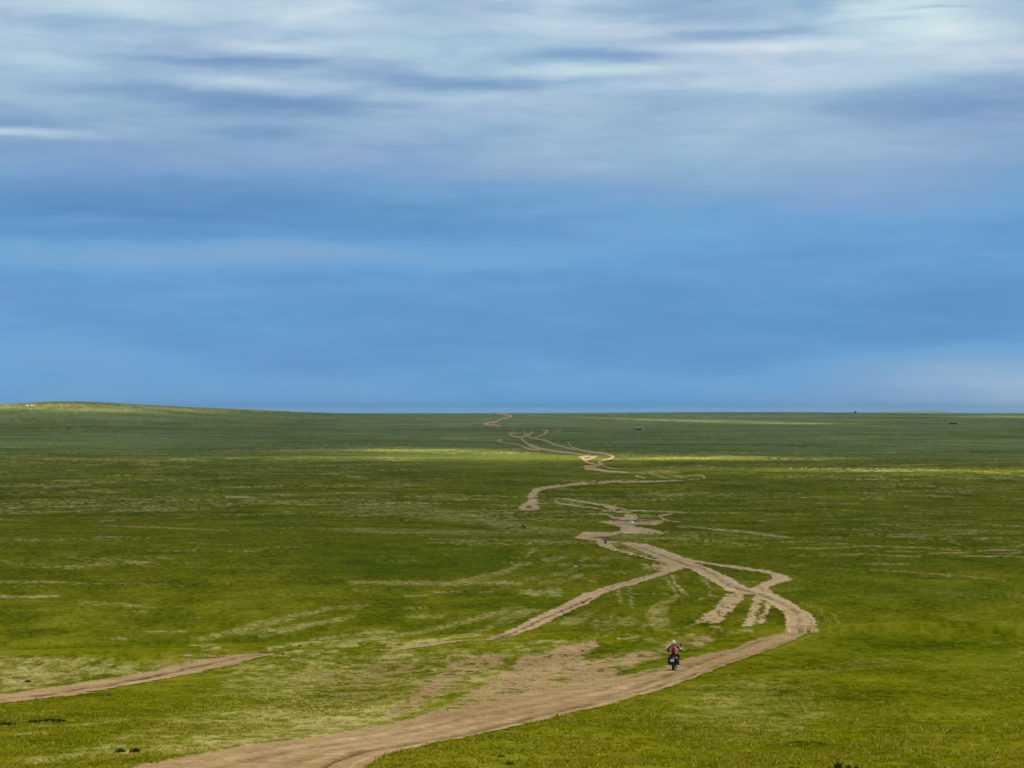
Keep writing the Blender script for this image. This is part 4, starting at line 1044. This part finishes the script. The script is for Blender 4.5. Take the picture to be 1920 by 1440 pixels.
    link_mesh('handlebar', bm, MBLACK, r)
    for s in (-1, 1):
        bm = bmesh.new()
        ring_loft(bm, [[Vector((s*x, y + dy, z)) for (dy, z) in ((0, 1.05), (.02, 1.07), (.02, 1.17), (0, 1.19), (-.012, 1.17), (-.012, 1.07))] for x, y in ((.24, .58), (.36, .57), (.45, .46))])
        link_mesh('hand_guard', bm, MBLACK, r)
    for s in mirrors:
        mr = link_mesh_tube('mirror', [(s*.25, .50, 1.13), (s*.30, .52, 1.28), (s*.36, .50, 1.40)], .008, MBLACK, r)
        bm = bmesh.new(); ball(bm, (s*.375, .50, 1.45), (.06, .018, .085)); link_mesh('mirror_glass', bm, MBLACK, mr)
    bm = bmesh.new()
    ring_loft(bm, [[Vector((x*w_, y - abs(x)*.10, z)) for x in (-1, -.6, 0, .6, 1)] + [Vector((x*w_, y - abs(x)*.10 - .008, z)) for x in (1, .6, 0, -.6, -1)] for (y, z, w_) in ((.74, .98, .13), (.70, 1.12, .14), (.62, 1.25, .11))])
    link_mesh('windscreen', bm, MVISOR, r)
    bm = bmesh.new(); ball(bm, (0, .76, .93), (.11, .07, .10)); link_mesh('headlight', bm, MSTEEL, r)
    bm = bmesh.new(); tube(bm, [(.13, .28, .45), (.17, .05, .34), (.17, -.20, .42), (.17, -.42, .62)], .022, 8); tube(bm, [(.17, -.42, .62), (.20, -.55, .68), (.22, -.92, .82)], [.03, .058, .06], 14)
    link_mesh('exhaust', bm, MSTEEL, r)
    if panniers:
        for s in (-1, 1):
            bm = bmesh.new(); box(bm, (s*.235, -.60, .60), (.15, .44, .40), bevel=.05, taper=.92); box(bm, (s*.235, -.60, .81), (.13, .40, .035), bevel=.012)
            pn_ = link_mesh('pannier', bm, MPANN, r)
            bm = bmesh.new()
            for y in (-.72, -.48): box(bm, (s*.237, y, .615), (.166, .03, .40), bevel=.004)
            link_mesh('strap', bm, MBLACK, pn_)
    return r

def link_mesh_tube(name, pts, rad, mat, parent):
    bm = bmesh.new(); tube(bm, pts, rad, 8); return link_mesh(name, bm, mat, parent)

# ------------------------------------------------------------------ person riding (same local axes)
def rider(label, loc, rz, lean=0.0, jacket=MJACKET, pants=MPANTS, helmet=MWHITE, vest=None, stripe=False, bent=0.0):
    r = empty('person', loc, rz); r.rotation_euler = (0, lean, rz)
    tag(r, label, 'person', 'people riding on the plain')
    Vt = []; E = []; Rd = []
    def add(p, rad, par=None):
        Vt.append(Vector(p)); Rd.append(rad)
        if par is not None: E.append((par, len(Vt) - 1))
        return len(Vt) - 1
    b = bent
    pel = add((0, -.24, .97), (.16, .12))
    w1 = add((0, -.22 + b*.2, 1.10), (.145, .105), pel)
    ch = add((0, -.15 + b*.6, 1.27), (.165, .12), w1)
    up = add((0, -.09 + b, 1.41), (.15, .10), ch)
    nk = add((0, -.05 + b*1.2, 1.505), .062, up)
    hd = add((0, -.015 + b*1.3, 1.60), (.085, .10), nk)
    add((0, -.005 + b*1.3, 1.69), (.075, .09), hd)
    for s in (-1, 1):
        sh = add((s*.195, -.08 + b, 1.425), .075, up)
        e1 = add((s*.315, .0 + b*.8, 1.31), .060, sh)
        el = add((s*.435, .10 + b*.5, 1.195), .055, e1)
        fo = add((s*.42, .27 + b*.2, 1.15), .045, el)
        wr = add((s*.385, .375, 1.135), .034, fo)
        pa = add((s*.352, .430, 1.140), (.040, .026), wr)
        # gloved fingers curl over the grip, the thumb closes from below
        for k, (dx, ln) in enumerate(((.034, .95), (.012, 1.05), (-.010, 1.0), (-.032, .8))):
            f1 = add((s*(.340 + dx), .468, 1.143), .0105, pa)
            f2 = add((s*(.336 + dx), .468 + .030*ln, 1.118), .0100, f1)
            add((s*(.334 + dx), .455 + .016*ln, 1.094 - .006*ln), .0090, f2)
        t1 = add((s*.305, .418, 1.118), .012, pa)
        add((s*.290, .440, 1.096), .010, t1)
        hp = add((s*.115, -.20, .945), .105, pel)
        th = add((s*.205, .02, .90), .088, hp)
        kn = add((s*.255, .235, .835), .066, th)
        ca = add((s*.250, .10, .60), .062, kn)
        an = add((s*.235, -.06, .405), .048, ca)
        he = add((s*.235, -.085, .365), .045, an)
        fb = add((s*.240, .07, .355), .042, he)
        add((s*.242, .16, .360), .030, fb)
    body = skin_body('body', Vt, E, Rd, jacket, r, root=pel, sub=1)
    body.data.materials.append(pants)
    mi = [1 if (p.center.z < .99) else 0 for p in body.data.polygons]
    body.data.polygons.foreach_set('material_index', mi)
    # full-face helmet with visor
    hy, hz = .0 + b*1.3, 1.645
    bm = bmesh.new(); ball(bm, (0, hy, hz), (.128, .150, .142), 24, 16); 
    for v in bm.verts:
        if v.co.z < hz - .095: v.co.z = hz - .095 - (hz - .095 - v.co.z) * .25
        if v.co.y > hy + .06 and v.co.z < hz - .02: v.co.y += .025
    hm = link_mesh('helmet', bm, helmet, r)
    bm = bmesh.new()
    rings = []
    for z_, k_ in ((hz - .035, 1.02), (hz + .01, 1.035), (hz + .055, .97)):
        rings.append([Vector((.131*k_*math.sin(a), hy + .157*k_*math.cos(a)*1.02, z_)) for a in np.linspace(-1.05, 1.05, 9)] + [Vector((.122*k_*math.sin(a), hy + .145*k_*math.cos(a), z_)) for a in np.linspace(1.05, -1.05, 9)])
    ring_loft(bm, rings); link_mesh('visor', bm, MVISOR, hm)
    bm = bmesh.new(); lathe_z(bm, [(.085, 1.50), (.118, 1.505), (.124, 1.555), (.10, 1.575)], (0, -.02 + b*1.2)); link_mesh('helmet_collar', bm, MBLACK, hm)
    for s in (-1, 1):
        bm = bmesh.new()
        tube(bm, [(s*.25, .085, .57), (s*.236, -.06, .41), (s*.236, -.085, .375)], [.072, .064, .060], 12)
        tube(bm, [(s*.236, -.115, .350), (s*.238, .02, .348), (s*.243, .15, .352), (s*.244, .195, .352)], [.050, .055, .050, .030], 12)
        link_mesh('boot', bm, MBLACK, r)
    if vest:
        bm = bmesh.new()
        secs = [(.985, -.235, .205, .150), (1.08, -.222, .190, .140), (1.20, -.18, .205, .152), (1.32, -.13, .218, .152), (1.41, -.09, .205, .135), (1.465, -.07, .145, .110)]
        ring_loft(bm, [[Vector((w_*math.cos(a), y + b*(z - .98)*2 + d_*math.sin(a), z)) for a in np.linspace(0, 2*PI, 24, endpoint=False)] for z, y, w_, d_ in secs])
        vs_ = link_mesh('safety_vest', bm, vest, r)
        bm = bmesh.new()
        for z0, y, w_, d_ in ((1.045, -.228, .199, .149),):
            ring_loft(bm, [[Vector((w_*math.cos(a), y + d_*math.sin(a), z)) for a in np.linspace(0, 2*PI, 24, endpoint=False)] for z in (z0 - .025, z0 + .025)], False)
        for s in (-1, 1):
            ring_loft(bm, [[Vector((s*(x_ + dx), y_ + dy, z_)) for dx, dy in ((-.022, 0), (.022, .012), (.022, .022), (-.022, .010))] for x_, y_, z_ in ((.125, -.356, 1.07), (.130, -.325, 1.20), (.135, -.270, 1.33), (.125, -.205, 1.42), (.10, -.12, 1.475))])
        link_mesh('reflective_strip', bm, MREFL, vs_)
    if stripe:
        bm = bmesh.new()
        tube(bm, [(.335, -.018, 1.316), (.395, .035, 1.265), (.446, .075, 1.222)], [.045, .046, .042], 10)
        link_mesh('sleeve_patch', bm, MREFL, r)
    return r

def lathe_z(bm, prof, c, seg=20):
    vs = [[bm.verts.new((c[0] + rr*math.cos(k*2*PI/seg), c[1] + rr*math.sin(k*2*PI/seg), z)) for rr, z in prof] for k in range(seg)]
    for k in range(seg):
        for j in range(len(prof) - 1):
            bm.faces.new((vs[k][j], vs[(k+1) % seg][j], vs[(k+1) % seg][j+1], vs[k][j+1]))

def backpack(label, loc, rz, lean):
    r = empty('backpack', loc, rz); r.rotation_euler = (0, lean, rz)
    tag(r, label, 'backpack')
    bm = bmesh.new()
    sec = [(1.00, -.40, .135, .065), (1.05, -.415, .128, .085), (1.20, -.385, .132, .10), (1.36, -.32, .128, .10), (1.46, -.26, .11, .085), (1.50, -.235, .08, .05)]
    ring_loft(bm, [[Vector((w_*(abs(math.cos(a))**.6)*(1 if math.cos(a) > 0 else -1), y + d_*(abs(math.sin(a))**.7)*(1 if math.sin(a) > 0 else -1), z)) for a in np.linspace(0, 2*PI, 24, endpoint=False)] for z, y, w_, d_ in sec])
    link_mesh('pack_body', bm, MPACK, r)
    bm = bmesh.new(); box(bm, (0, -.50, 1.10), (.22, .05, .16), Matrix.Rotation(-.2, 3, 'X'), .025); link_mesh('front_pocket', bm, MPACKD, r)
    bm = bmesh.new(); tube(bm, [(-.035, -.26, 1.49), (0, -.245, 1.535), (.035, -.26, 1.49)], .008, 6); link_mesh('carry_loop', bm, MPACKD, r)
    for s in (-1, 1):
        bm = bmesh.new()
        tube(bm, [(s*.10, -.24, 1.46), (s*.115, -.12, 1.50), (s*.12, .0, 1.46), (s*.13, .045, 1.36), (s*.15, .02, 1.22), (s*.16, -.10, 1.10), (s*.13, -.34, 1.06)], .016, 8); link_mesh('strap', bm, MPACKD, r)
    return r

def stand(u, v): return at(u, v)
# near rider, seen from behind
p = stand(1262.5, 1257)
rz = -math.radians(10.5)
base = p + Vector((.15, .75, 0))
base.z = float(terrain(np.array([base.x]), np.array([base.y]))[0]) - .03
LEAN = math.radians(-2.6)
motorcycle('black touring motorcycle with white number plate and panniers on the near dirt road', base, rz, LEAN)
rider('rider in white helmet and orange vest, seen from behind on the near road', base, rz, LEAN, vest=MVEST, stripe=True)
backpack('red backpack on the back of the rider in the white helmet', base, rz, LEAN)
# second rider at the ford, orange jacket
p = stand(1135.7, 1020.3); b2 = p + Vector((0, .75, -.02))
motorcycle('dark motorcycle ridden by the person in orange at the ford', b2, math.radians(4), math.radians(-3), tank=MTANKO, panniers=False)
rider('rider in orange jacket heading for the ford, far along the road', b2, math.radians(4), math.radians(-3), jacket=MORANGE, helmet=MORANGE, bent=.02)
# third rider crossing the grass, seen from the side
p = stand(981, 991.3)
motorcycle('black motorcycle seen side on, crossing the grass left of the ford', p + Vector((0, 0, -.02)), math.radians(84), 0, panniers=True, mirrors=(-1, 1))
rider('rider all in black, side on, crossing the grass left of the ford', p + Vector((0, 0, -.02)), math.radians(84), 0, jacket=MDARKR, pants=MDARKR, helmet=MDARKR, bent=.05)

# ------------------------------------------------------------------ grazing animals
def quadruped(name, h, kind, mat):
    """h = shoulder height; forward is +y"""
    Vt, E, Rd = [], [], []
    def add(p, rad, par=None):
        Vt.append(Vector(p) * h); Rd.append(rad * h if not isinstance(rad, tuple) else tuple(q * h for q in rad))
        if par is not None: E.append((par, len(Vt) - 1))
        return len(Vt) - 1
    fat = {'sheep': 1.25, 'goat': 1.0, 'cow': 1.15, 'horse': .95}[kind]
    a = add((0, 0, .72), (.20*fat, .22*fat))
    c = add((0, .38, .74), (.17*fat, .23*fat), a)
    hp = add((0, -.40, .76), (.18*fat, .20*fat), a)
    if kind in ('sheep', 'cow', 'goat'):
        n = add((0, .60, .80 if kind != 'sheep' else .74), .13, c); hd = add((0, .78, .82 if kind == 'goat' else .62), .10, n); add((0, .93, .72 if kind == 'goat' else .47), .06, hd)
    else:
        n = add((0, .62, .98), .12, c); hd = add((0, .78, 1.22), .085, n); add((0, .98, 1.08), .055, hd)
    add((0, -.56, .70), .05, hp); add((0, -.62, .45), .03, len(Vt) - 1)
    for s in (-1, 1):
        k1 = add((s*.13, .34, .48), .075, c); k2 = add((s*.13, .36, .26), .045, k1); add((s*.13, .35, .02), .04, k2)
        q1 = add((s*.14, -.36, .52), .10, hp); q2 = add((s*.14, -.46, .30), .05, q1); add((s*.14, -.42, .02), .04, q2)
    o = skin_body(name, Vt, E, Rd, mat, None, root=a, sub=1)
    return o

MWOOL = principled('white_wool', (.85, .80, .68), .95, var=.08, scale=30)
MGOAT = principled('dark_goat_hair', (.03, .026, .022), .9, var=.3, scale=30)
MCOW = principled('dark_cattle_hide', (.018, .014, .012), .8, var=.3)
protos = {}
def beast(kind, u, v, label, cat, group, size, mat, ang):
    key = (kind, mat.name)
    if key not in protos:
        o = quadruped(kind, 1.0, kind, mat); protos[key] = o; 
    else:
        o = protos[key].copy(); COL.objects.link(o)
    q = at(u, v); o.location = (q.x, q.y, q.z - .02); o.scale = (size,) * 3; o.rotation_euler = (0, 0, ang)
    tag(o, label, cat, group)
    return o

herd_w = [(1481.5,879.3),(1483.5,879.4),(1503.4,879.3),(1510.5,879.2),(1512.3,879.3),(1522,880.4),(1525.8,880.5),(1528.5,879.3),(1532,879.4),(1533.8,879.5),(1541,879.8),(1545.2,879.9),(1551.6,879.5),(1554,879.7),(1556,879.8),(1558.5,879.9),(1562.5,879.7),
          (1567,879.4),(1570,879.5),(1574,879.5),(1577,879.6),(1588.5,880),(1590.5,879.9),(1592,880),(1609.5,880.6),(1612.5,880.5),(1619,880.1),(1621.5,880.2),(1633,880.3),(1641.5,880.6),(1643.5,880.7),(1646,880.7),(1657,880.7),(1660,880.8),(1669,881),
          (1683.5,881.6),(1686.5,881.8),(1695,882.1),(1698,882.2),(1701.5,882.4),(1724,882.7),(1726,882.8),(1740,883.3),(1747,883.6),(1750.5,883.6),(1754,883.7),(1764,884),(1767,884.1)]
herd_d = [(1485.6,879.1),(1491,879),(1508,878.2),(1510,878.3),(1513.5,880.2),(1521,878),(1527,878.6),(1529.5,878),(1535.5,878.2),(1538,879.6),(1543,878.4),(1547,878.4),(1549.6,878.3),(1551.5,878.6),(1560,879),(1580,879.4),(1586.5,879.2),(1624,880),(1650.5,880.9),(1561.5,878.8),(1506,878.5)]
rs = random.Random(5)
for i, (u, v) in enumerate(herd_w):
    beast('sheep', u, v + .35, 'small white sheep in the long grazing line at the far right', 'sheep', 'white sheep of the grazing flock', rs.uniform(.95, 1.1), MWOOL, rs.choice((1, -1)) * PI/2 + rs.uniform(-.5, .5))
for i, (u, v) in enumerate(herd_d):
    beast('goat', u, v + .3, 'small dark goat among the white sheep at the far right', 'goat', 'dark goats of the grazing flock', rs.uniform(.9, 1.05), MGOAT, rs.choice((1, -1)) * PI/2 + rs.uniform(-.4, .4))
beast('cow', 1182.6, 854.8, 'dark cow, left of the pair above the hairpin track', 'cow', 'dark cattle on the plain', 1.45, MCOW, PI/2)
beast('cow', 1191.8, 854.6, 'dark cow, right of the pair above the hairpin track', 'cow', 'dark cattle on the plain', 1.40, MCOW, -PI/2)
beast('horse', 1443, 861.2, 'lone dark horse left of the sheep flock on the sunlit strip', 'horse', 'dark horses on the plain', 1.7, MCOW, PI/2 + .2)
beast('horse', 1460, 861.9, 'small brown horse just right of the lone dark horse', 'horse', 'dark horses on the plain', 1.3, principled('brown_horse_hide', (.09, .07, .03), .85, var=.2), -PI/2)
beast('horse', 1694.5, 830.5, 'distant dark horse alone high on the right plain', 'horse', 'dark horses on the plain', 2.0, MCOW, PI/2)
for (u, v) in ((689.3,819.6),(694,821.3),(698.5,819),(704.5,819),(703.5,822),(712,819.8),(715.5,818.6),(719,818.4)):
    beast('cow', u, v, 'dark cow of the small far herd on the left plain', 'cow', 'far herd of dark cattle', rs.uniform(1.7, 2.0), MCOW, rs.uniform(0, 2*PI))

# ------------------------------------------------------------------ gers, sheds, cairn
MFELT = principled('white_ger_felt', (.86, .85, .80), .85, var=.05, scale=2)
MDOOR = principled('brown_door_wood', (.16, .06, .03), .7)
MDARKW = principled('dark_shed_boards', (.012, .014, .013), .85, var=.3, scale=2)
MLROOF = principled('pale_shed_roof', (.42, .46, .42), .6, var=.08, scale=2)
MSTONE = principled('dark_stone', (.035, .028, .022), .9, var=.35, scale=9)
MPALE = principled('pale_stone', (.72, .70, .48), .85, var=.12, scale=5)
def ger(u, v, rad, label, h=2.6):
    q = at(u, v); r = empty('ger', (q.x, q.y, q.z - .15), random.uniform(-.4, .4)); r.scale = (1.25, 1.25, 1.5); tag(r, label, 'ger', 'white gers on the left hill')
    bm = bmesh.new(); lathe_z(bm, [(rad*.99, 0), (rad*1.01, .9), (rad, 1.75)], (0, 0), 28); link_mesh('wall', bm, MFELT, r)
    bm = bmesh.new(); lathe_z(bm, [(rad*1.03, 1.70), (rad*1.0, 1.85), (rad*.55, h*.96), (rad*.18, h*1.1), (.02, h*1.13)], (0, 0), 28); rf = link_mesh('roof', bm, MFELT, r)
    bm = bmesh.new(); tube(bm, [(.1, 0, h), (.1, 0, h + .9)], .09, 8); link_mesh('chimney', bm, MSTEEL, rf)
    bm = bmesh.new(); box(bm, (0, -rad*1.0, .8), (.9, .12, 1.55), bevel=.02); link_mesh('door', bm, MDOOR, r)
ger(50.4, 762.6, 3.6, 'round white ger standing alone, leftmost on the hill', 3.0)
ger(58.8, 762.6, 3.4, 'white ger right of the brown hut on the hill', 3.0)
ger(62.4, 762.9, 2.9, 'low white ger, rightmost on the left hill', 2.5)

def shed(u, v, L_, D_, H_, roofmat, label, group=None, rz=0, wallmat=MDARKW, name='shed', door=True):
    q = at(u, v); r = empty(name, (q.x, q.y + D_ * .5, q.z - .3), rz); tag(r, label, name if name != 'stock_shelter' else 'shelter', group)
    bm = bmesh.new(); box(bm, (0, 0, H_ * .35), (L_, D_, H_ * .7), bevel=.05); link_mesh('wall', bm, wallmat, r)
    bm = bmesh.new()
    ring_loft(bm, [[Vector((x, -D_*.56, H_*.70)), Vector((x, 0, H_*1.05)), Vector((x, D_*.56, H_*.70)), Vector((x, 0, H_*.66))] for x in (-L_*.52, L_*.52)])
    link_mesh('roof', bm, roofmat, r, smooth=False)
    if door:
        bm = bmesh.new(); box(bm, (L_*.2, -D_*.5, H_*.3), (L_*.12, .25, H_*.58), bevel=.03); link_mesh('door', bm, MDOOR, r)
    return r
shed(56.3, 763.3, 3.2, 3.0, 3.0, MDOOR, 'small brown hut between the white gers on the left hill', wallmat=MDOOR, name='hut')
shed(1196.3, 806.0, 11.5, 6, 5.4, MLROOF, 'long dark shed with pale roof on the far plain')
s_ = shed(1202.2, 806.0, 3.2, 3.5, 4.2, MDARKW, 'narrow dark hut beside the pale roofed shed', name='hut')
q = at(1205, 806.1)
def truck(u, v, label):
    q = at(u, v); r = empty('truck', (q.x, q.y, q.z), 0.1); tag(r, label, 'truck')
    bm = bmesh.new(); box(bm, (.7, 0, 1.6), (3.6, 2.1, 1.8), bevel=.1); link_mesh('cargo_box', bm, MWHITE, r)
    bm = bmesh.new(); box(bm, (-1.9, 0, 1.35), (1.5, 2.0, 1.7), bevel=.2); link_mesh('cab', bm, MWHITE, r)
    bm = bmesh.new(); box(bm, (.0, 0, .62), (5.2, 1.6, .2), bevel=.03); link_mesh('chassis', bm, MBLACK, r)
    for x in (-1.8, 1.4):
        for y in (-.95, .95):
            bm = bmesh.new(); lathe_x(bm, [(-.13, .2), (-.13, .42), (.13, .42), (.13, .2)], (0, 0, 0), 18)
            w = link_mesh('wheel', bm, MRUBBER, r); w.location = (x, y, .42); w.rotation_euler = (0, 0, PI/2)
truck(1205, 806.2, 'small white truck parked right of the far shed')
shed(1787.3, 795.6, 22, 7, 4.6, MDARKW, 'long low black livestock shelter on the far right plain', name='stock_shelter', door=False)
shed(1604, 774.6, 7.5, 7, 9.0, MDARKW, 'tiny dark hut breaking the skyline on the right', name='hut', door=False)

def stone_mesh(name, seed, mat, flat=.55):
    rr = random.Random(seed); bm = bmesh.new(); bmesh.ops.create_icosphere(bm, subdivisions=2, radius=.5)
    ph = [rr.uniform(0, 6) for _ in range(6)]
    for v in bm.verts:
        d = v.co.normalized()
        k = 1 + .16*math.sin(3*d.x + ph[0])*math.cos(2*d.y + ph[1]) + .12*math.sin(5*d.z + ph[2] + 3*d.y) + .07*math.sin(7*d.x + ph[3] + 5*d.z)
        v.co = v.co * k; v.co.z *= flat; v.co.z += .12
        if v.co.z < -.06: v.co.z = -.06
    return link_mesh(name, bm, mat, None, smooth=False)

def cairn(u, v, label):
    q = at(u, v); r = empty('stone_cairn', (q.x, q.y, q.z - .2)); tag(r, label, 'cairn')
    bm = bmesh.new()
    rr = random.Random(3)
    for k in range(60):
        h = rr.random()**1.3; rad = 3.3*(1 - h)*math.sqrt(rr.random()); a = rr.uniform(0, 2*PI)
        ball(bm, (rad*math.cos(a), rad*math.sin(a), .4 + h*3.6), (rr.uniform(.5, .9), rr.uniform(.5, .9), rr.uniform(.35, .6)), 8, 6)
    link_mesh('stone_heap', bm, MSTONE, r)
    bm = bmesh.new(); tube(bm, [(0, 0, 3), (.1, 0, 6.5)], [.25, .12], 8); link_mesh('pole', bm, MDOOR, r)
cairn(936.5, 775.9, 'dark stone cairn on the skyline where the road vanishes')

# ------------------------------------------------------------------ stones, clods and low shrubs
stones = [(52,1278.5,13,'flat dark stone just above the left track, near the left edge'),(205,1303.5,10,'dark stone on the grass below the left track'),(622,1307,9,'dark stone alone on the dry grass between the two tracks'),
          (530,1226.5,7,'dark stone at the tip of the left track'),(562,1211.5,8,'dark stone on the pale streak above the left track tip'),(480,1195.5,9,'dark stone on the pale streaks in the left half, nearest the left edge'),(629,1197.5,5,'small dark stone between two pale streaks, middle left'),
          (694,1207.5,6,'dark stone beside the start of the two rut track'),(681,1135,8,'dark stone at the upper end of the long pale streak'),(783,1142.8,7,'dark stone on a short pale patch in the middle of the plain'),(666,1239,6,'dark stone on the dry fringe below the two rut track'),
          (1092,1221.5,9,'dark stone left of the green patch behind the near rider'),(1112,1225.5,9,'dark stone at the lower left corner of the green patch'),(1141,1228.5,5,'small dark stone on the lower edge of the green patch'),(1150,1228.3,7,'dark stone on the lower edge of the green patch, the bigger one'),(1159,1217.5,6,'dark stone inside the green patch near the rider'),
          (1582,1403,9,'small black stone in the grass at the lower right'),(20,1435.5,5,'tiny dark stone in the bottom left corner'),(273,1414.5,12,'flat dark stone right of two dark shrubs, lower left'),(400,1356.8,6,'dark clod on the pale ground, lower middle left'),(1057,1355,12,'flat dark clod in the grass right of the road foot')]
sm = [stone_mesh('stone', k, MSTONE) for k in range(3)]
used = set()
for i, (u, v, w, lb) in enumerate(stones):
    k = i % 3
    o = sm[k] if k not in used else sm[k].copy()
    if k in used: COL.objects.link(o)
    used.add(k)
    q = at(u, v); s = w / F * q.y
    o.location = (q.x, q.y, q.z); o.scale = (s, s * .8, s * .75); o.rotation_euler = (0, 0, i * 1.3)
    tag(o, lb, 'stone', 'dark stones scattered over the steppe')
for i, (u, v, w, hh, lb) in enumerate(((1079.5,1063.5,9,.9,'pale boulder in the worn grass left of the crossing'),(1058,1089.5,6,.9,'smaller pale boulder below the bright boulder, left of the crossing'),(1183.4,980.2,10,.75,'bright white rock at the red bank of the ford'))):
    o = stone_mesh('boulder', 40 + i, MPALE if i < 2 else MWHITE, .7)
    q = at(u, v); s = w / F * q.y; o.location = (q.x, q.y, q.z); o.scale = (s, s * .7, s * hh); o.rotation_euler = (0, 0, i)
    tag(o, lb, 'boulder', 'pale boulders on the plain')

MSHRUB, t_, o_ = new_mat('shrub_leaves')
d_ = t_.node('ShaderNodeBsdfDiffuse'); gp = t_.node('ShaderNodeNewGeometry').outputs['Position']
t_.l.new(t_.ramp(t_.noise(gp, 9, 3), [(.3, (.030, .060, .010, 1)), (.7, (.100, .135, .015, 1))]), d_.inputs[0]); t_.l.new(d_.outputs[0], o_.inputs[0])
def shrub(u, v, wpx, hpx, label, name='shrub', upright=False, n=260, seed=1, group='low dark shrubs on the near slope'):
    q = at(u, v); rr = random.Random(seed); wm = wpx / F * q.y; hm = hpx / F * q.y
    r = empty(name, (q.x, q.y, q.z - .02)); tag(r, label, 'shrub' if name == 'shrub' else 'grass tuft', group)
    bm = bmesh.new()
    for k in range(n):
        a = rr.uniform(0, 2*PI); rad = math.sqrt(rr.random()); x = math.cos(a)*rad*wm*.5; y = math.sin(a)*rad*wm*.35
        top = hm * (1 - .55*rad*rad) * rr.uniform(.55, 1.1)
        if upright:
            dx, dy = rr.uniform(-.35, .35)*hm, rr.uniform(-.2, .2)*hm; w_ = .012
            vs = [bm.verts.new(p) for p in ((x - w_, y, 0), (x + w_, y, 0), (x + dx*.4 + w_*.7, y + dy*.4, top*.6), (x + dx, y + dy, top), (x + dx*.4 - w_*.7, y + dy*.4, top*.6))]
            bm.faces.new(vs)
        else:
            z = rr.uniform(.1, 1)*top; s = rr.uniform(.02, .05); dv = Vector((rr.gauss(0, 1), rr.gauss(0, 1), rr.gauss(0, .8))).normalized(); e1 = dv.orthogonal().normalized(); e2 = dv.cross(e1)
            c = Vector((x, y, z)); bm.faces.new([bm.verts.new(c + e1*s*1.6), bm.verts.new(c + e2*s*.8), bm.verts.new(c - e1*s*1.6), bm.verts.new(c - e2*s*.8)])
    link_mesh('foliage' if not upright else 'blades', bm, MSHRUB, r, smooth=False)
    if not upright:
        bm = bmesh.new()
        for k in range(7):
            a = rr.uniform(0, 2*PI); tube(bm, [(0, 0, 0), (math.cos(a)*wm*.2, math.sin(a)*wm*.15, hm*.4), (math.cos(a)*wm*.38, math.sin(a)*wm*.25, hm*.6)], [.012, .008, .004], 5)
        link_mesh('stems', bm, MDOOR, r)
shrub(96, 1354, 56, 6.5, 'long dark green shrub low in the grass near the left edge', n=520, seed=1)
shrub(14, 1360, 34, 7, 'small dark shrub cut by the left edge', n=260, seed=2)
shrub(60, 1356, 36, 6, 'thin dark shrub left of the long dark shrub', n=200, seed=6)
shrub(225, 1411, 17, 8, 'dark round shrub at lower left, left of its neighbour', n=240, seed=3)
shrub(253, 1411, 18, 7, 'dark round shrub at lower left, right of its neighbour', n=240, seed=4)
shrub(1572, 1446, 16, 26, 'tall blue green grass tuft at the bottom edge, right half', 'grass_tuft', True, 60, 5, 'tall tufts at the bottom edge')
shrub(1592, 1446, 8, 18, 'slim dark grass tuft just right of the tall blue green tuft', 'grass_tuft', True, 26, 7, 'tall tufts at the bottom edge')
shrub(1606, 1446, 10, 16, 'short dark grass tuft, rightmost at the bottom edge', 'grass_tuft', True, 30, 8, 'tall tufts at the bottom edge')
shrub(1490, 1447, 30, 14, 'wide ragged grass tuft left of the tall tuft at the bottom edge', 'grass_tuft', True, 60, 9, 'tall tufts at the bottom edge')
shrub(940, 1420, 16, 8, 'dark low tuft in the grass below the road, lower middle', 'grass_tuft', True, 50, 10, 'tall tufts at the bottom edge')
shrub(956, 1434, 18, 9, 'dark low tuft nearest the bottom edge, lower middle', 'grass_tuft', True, 50, 11, 'tall tufts at the bottom edge')
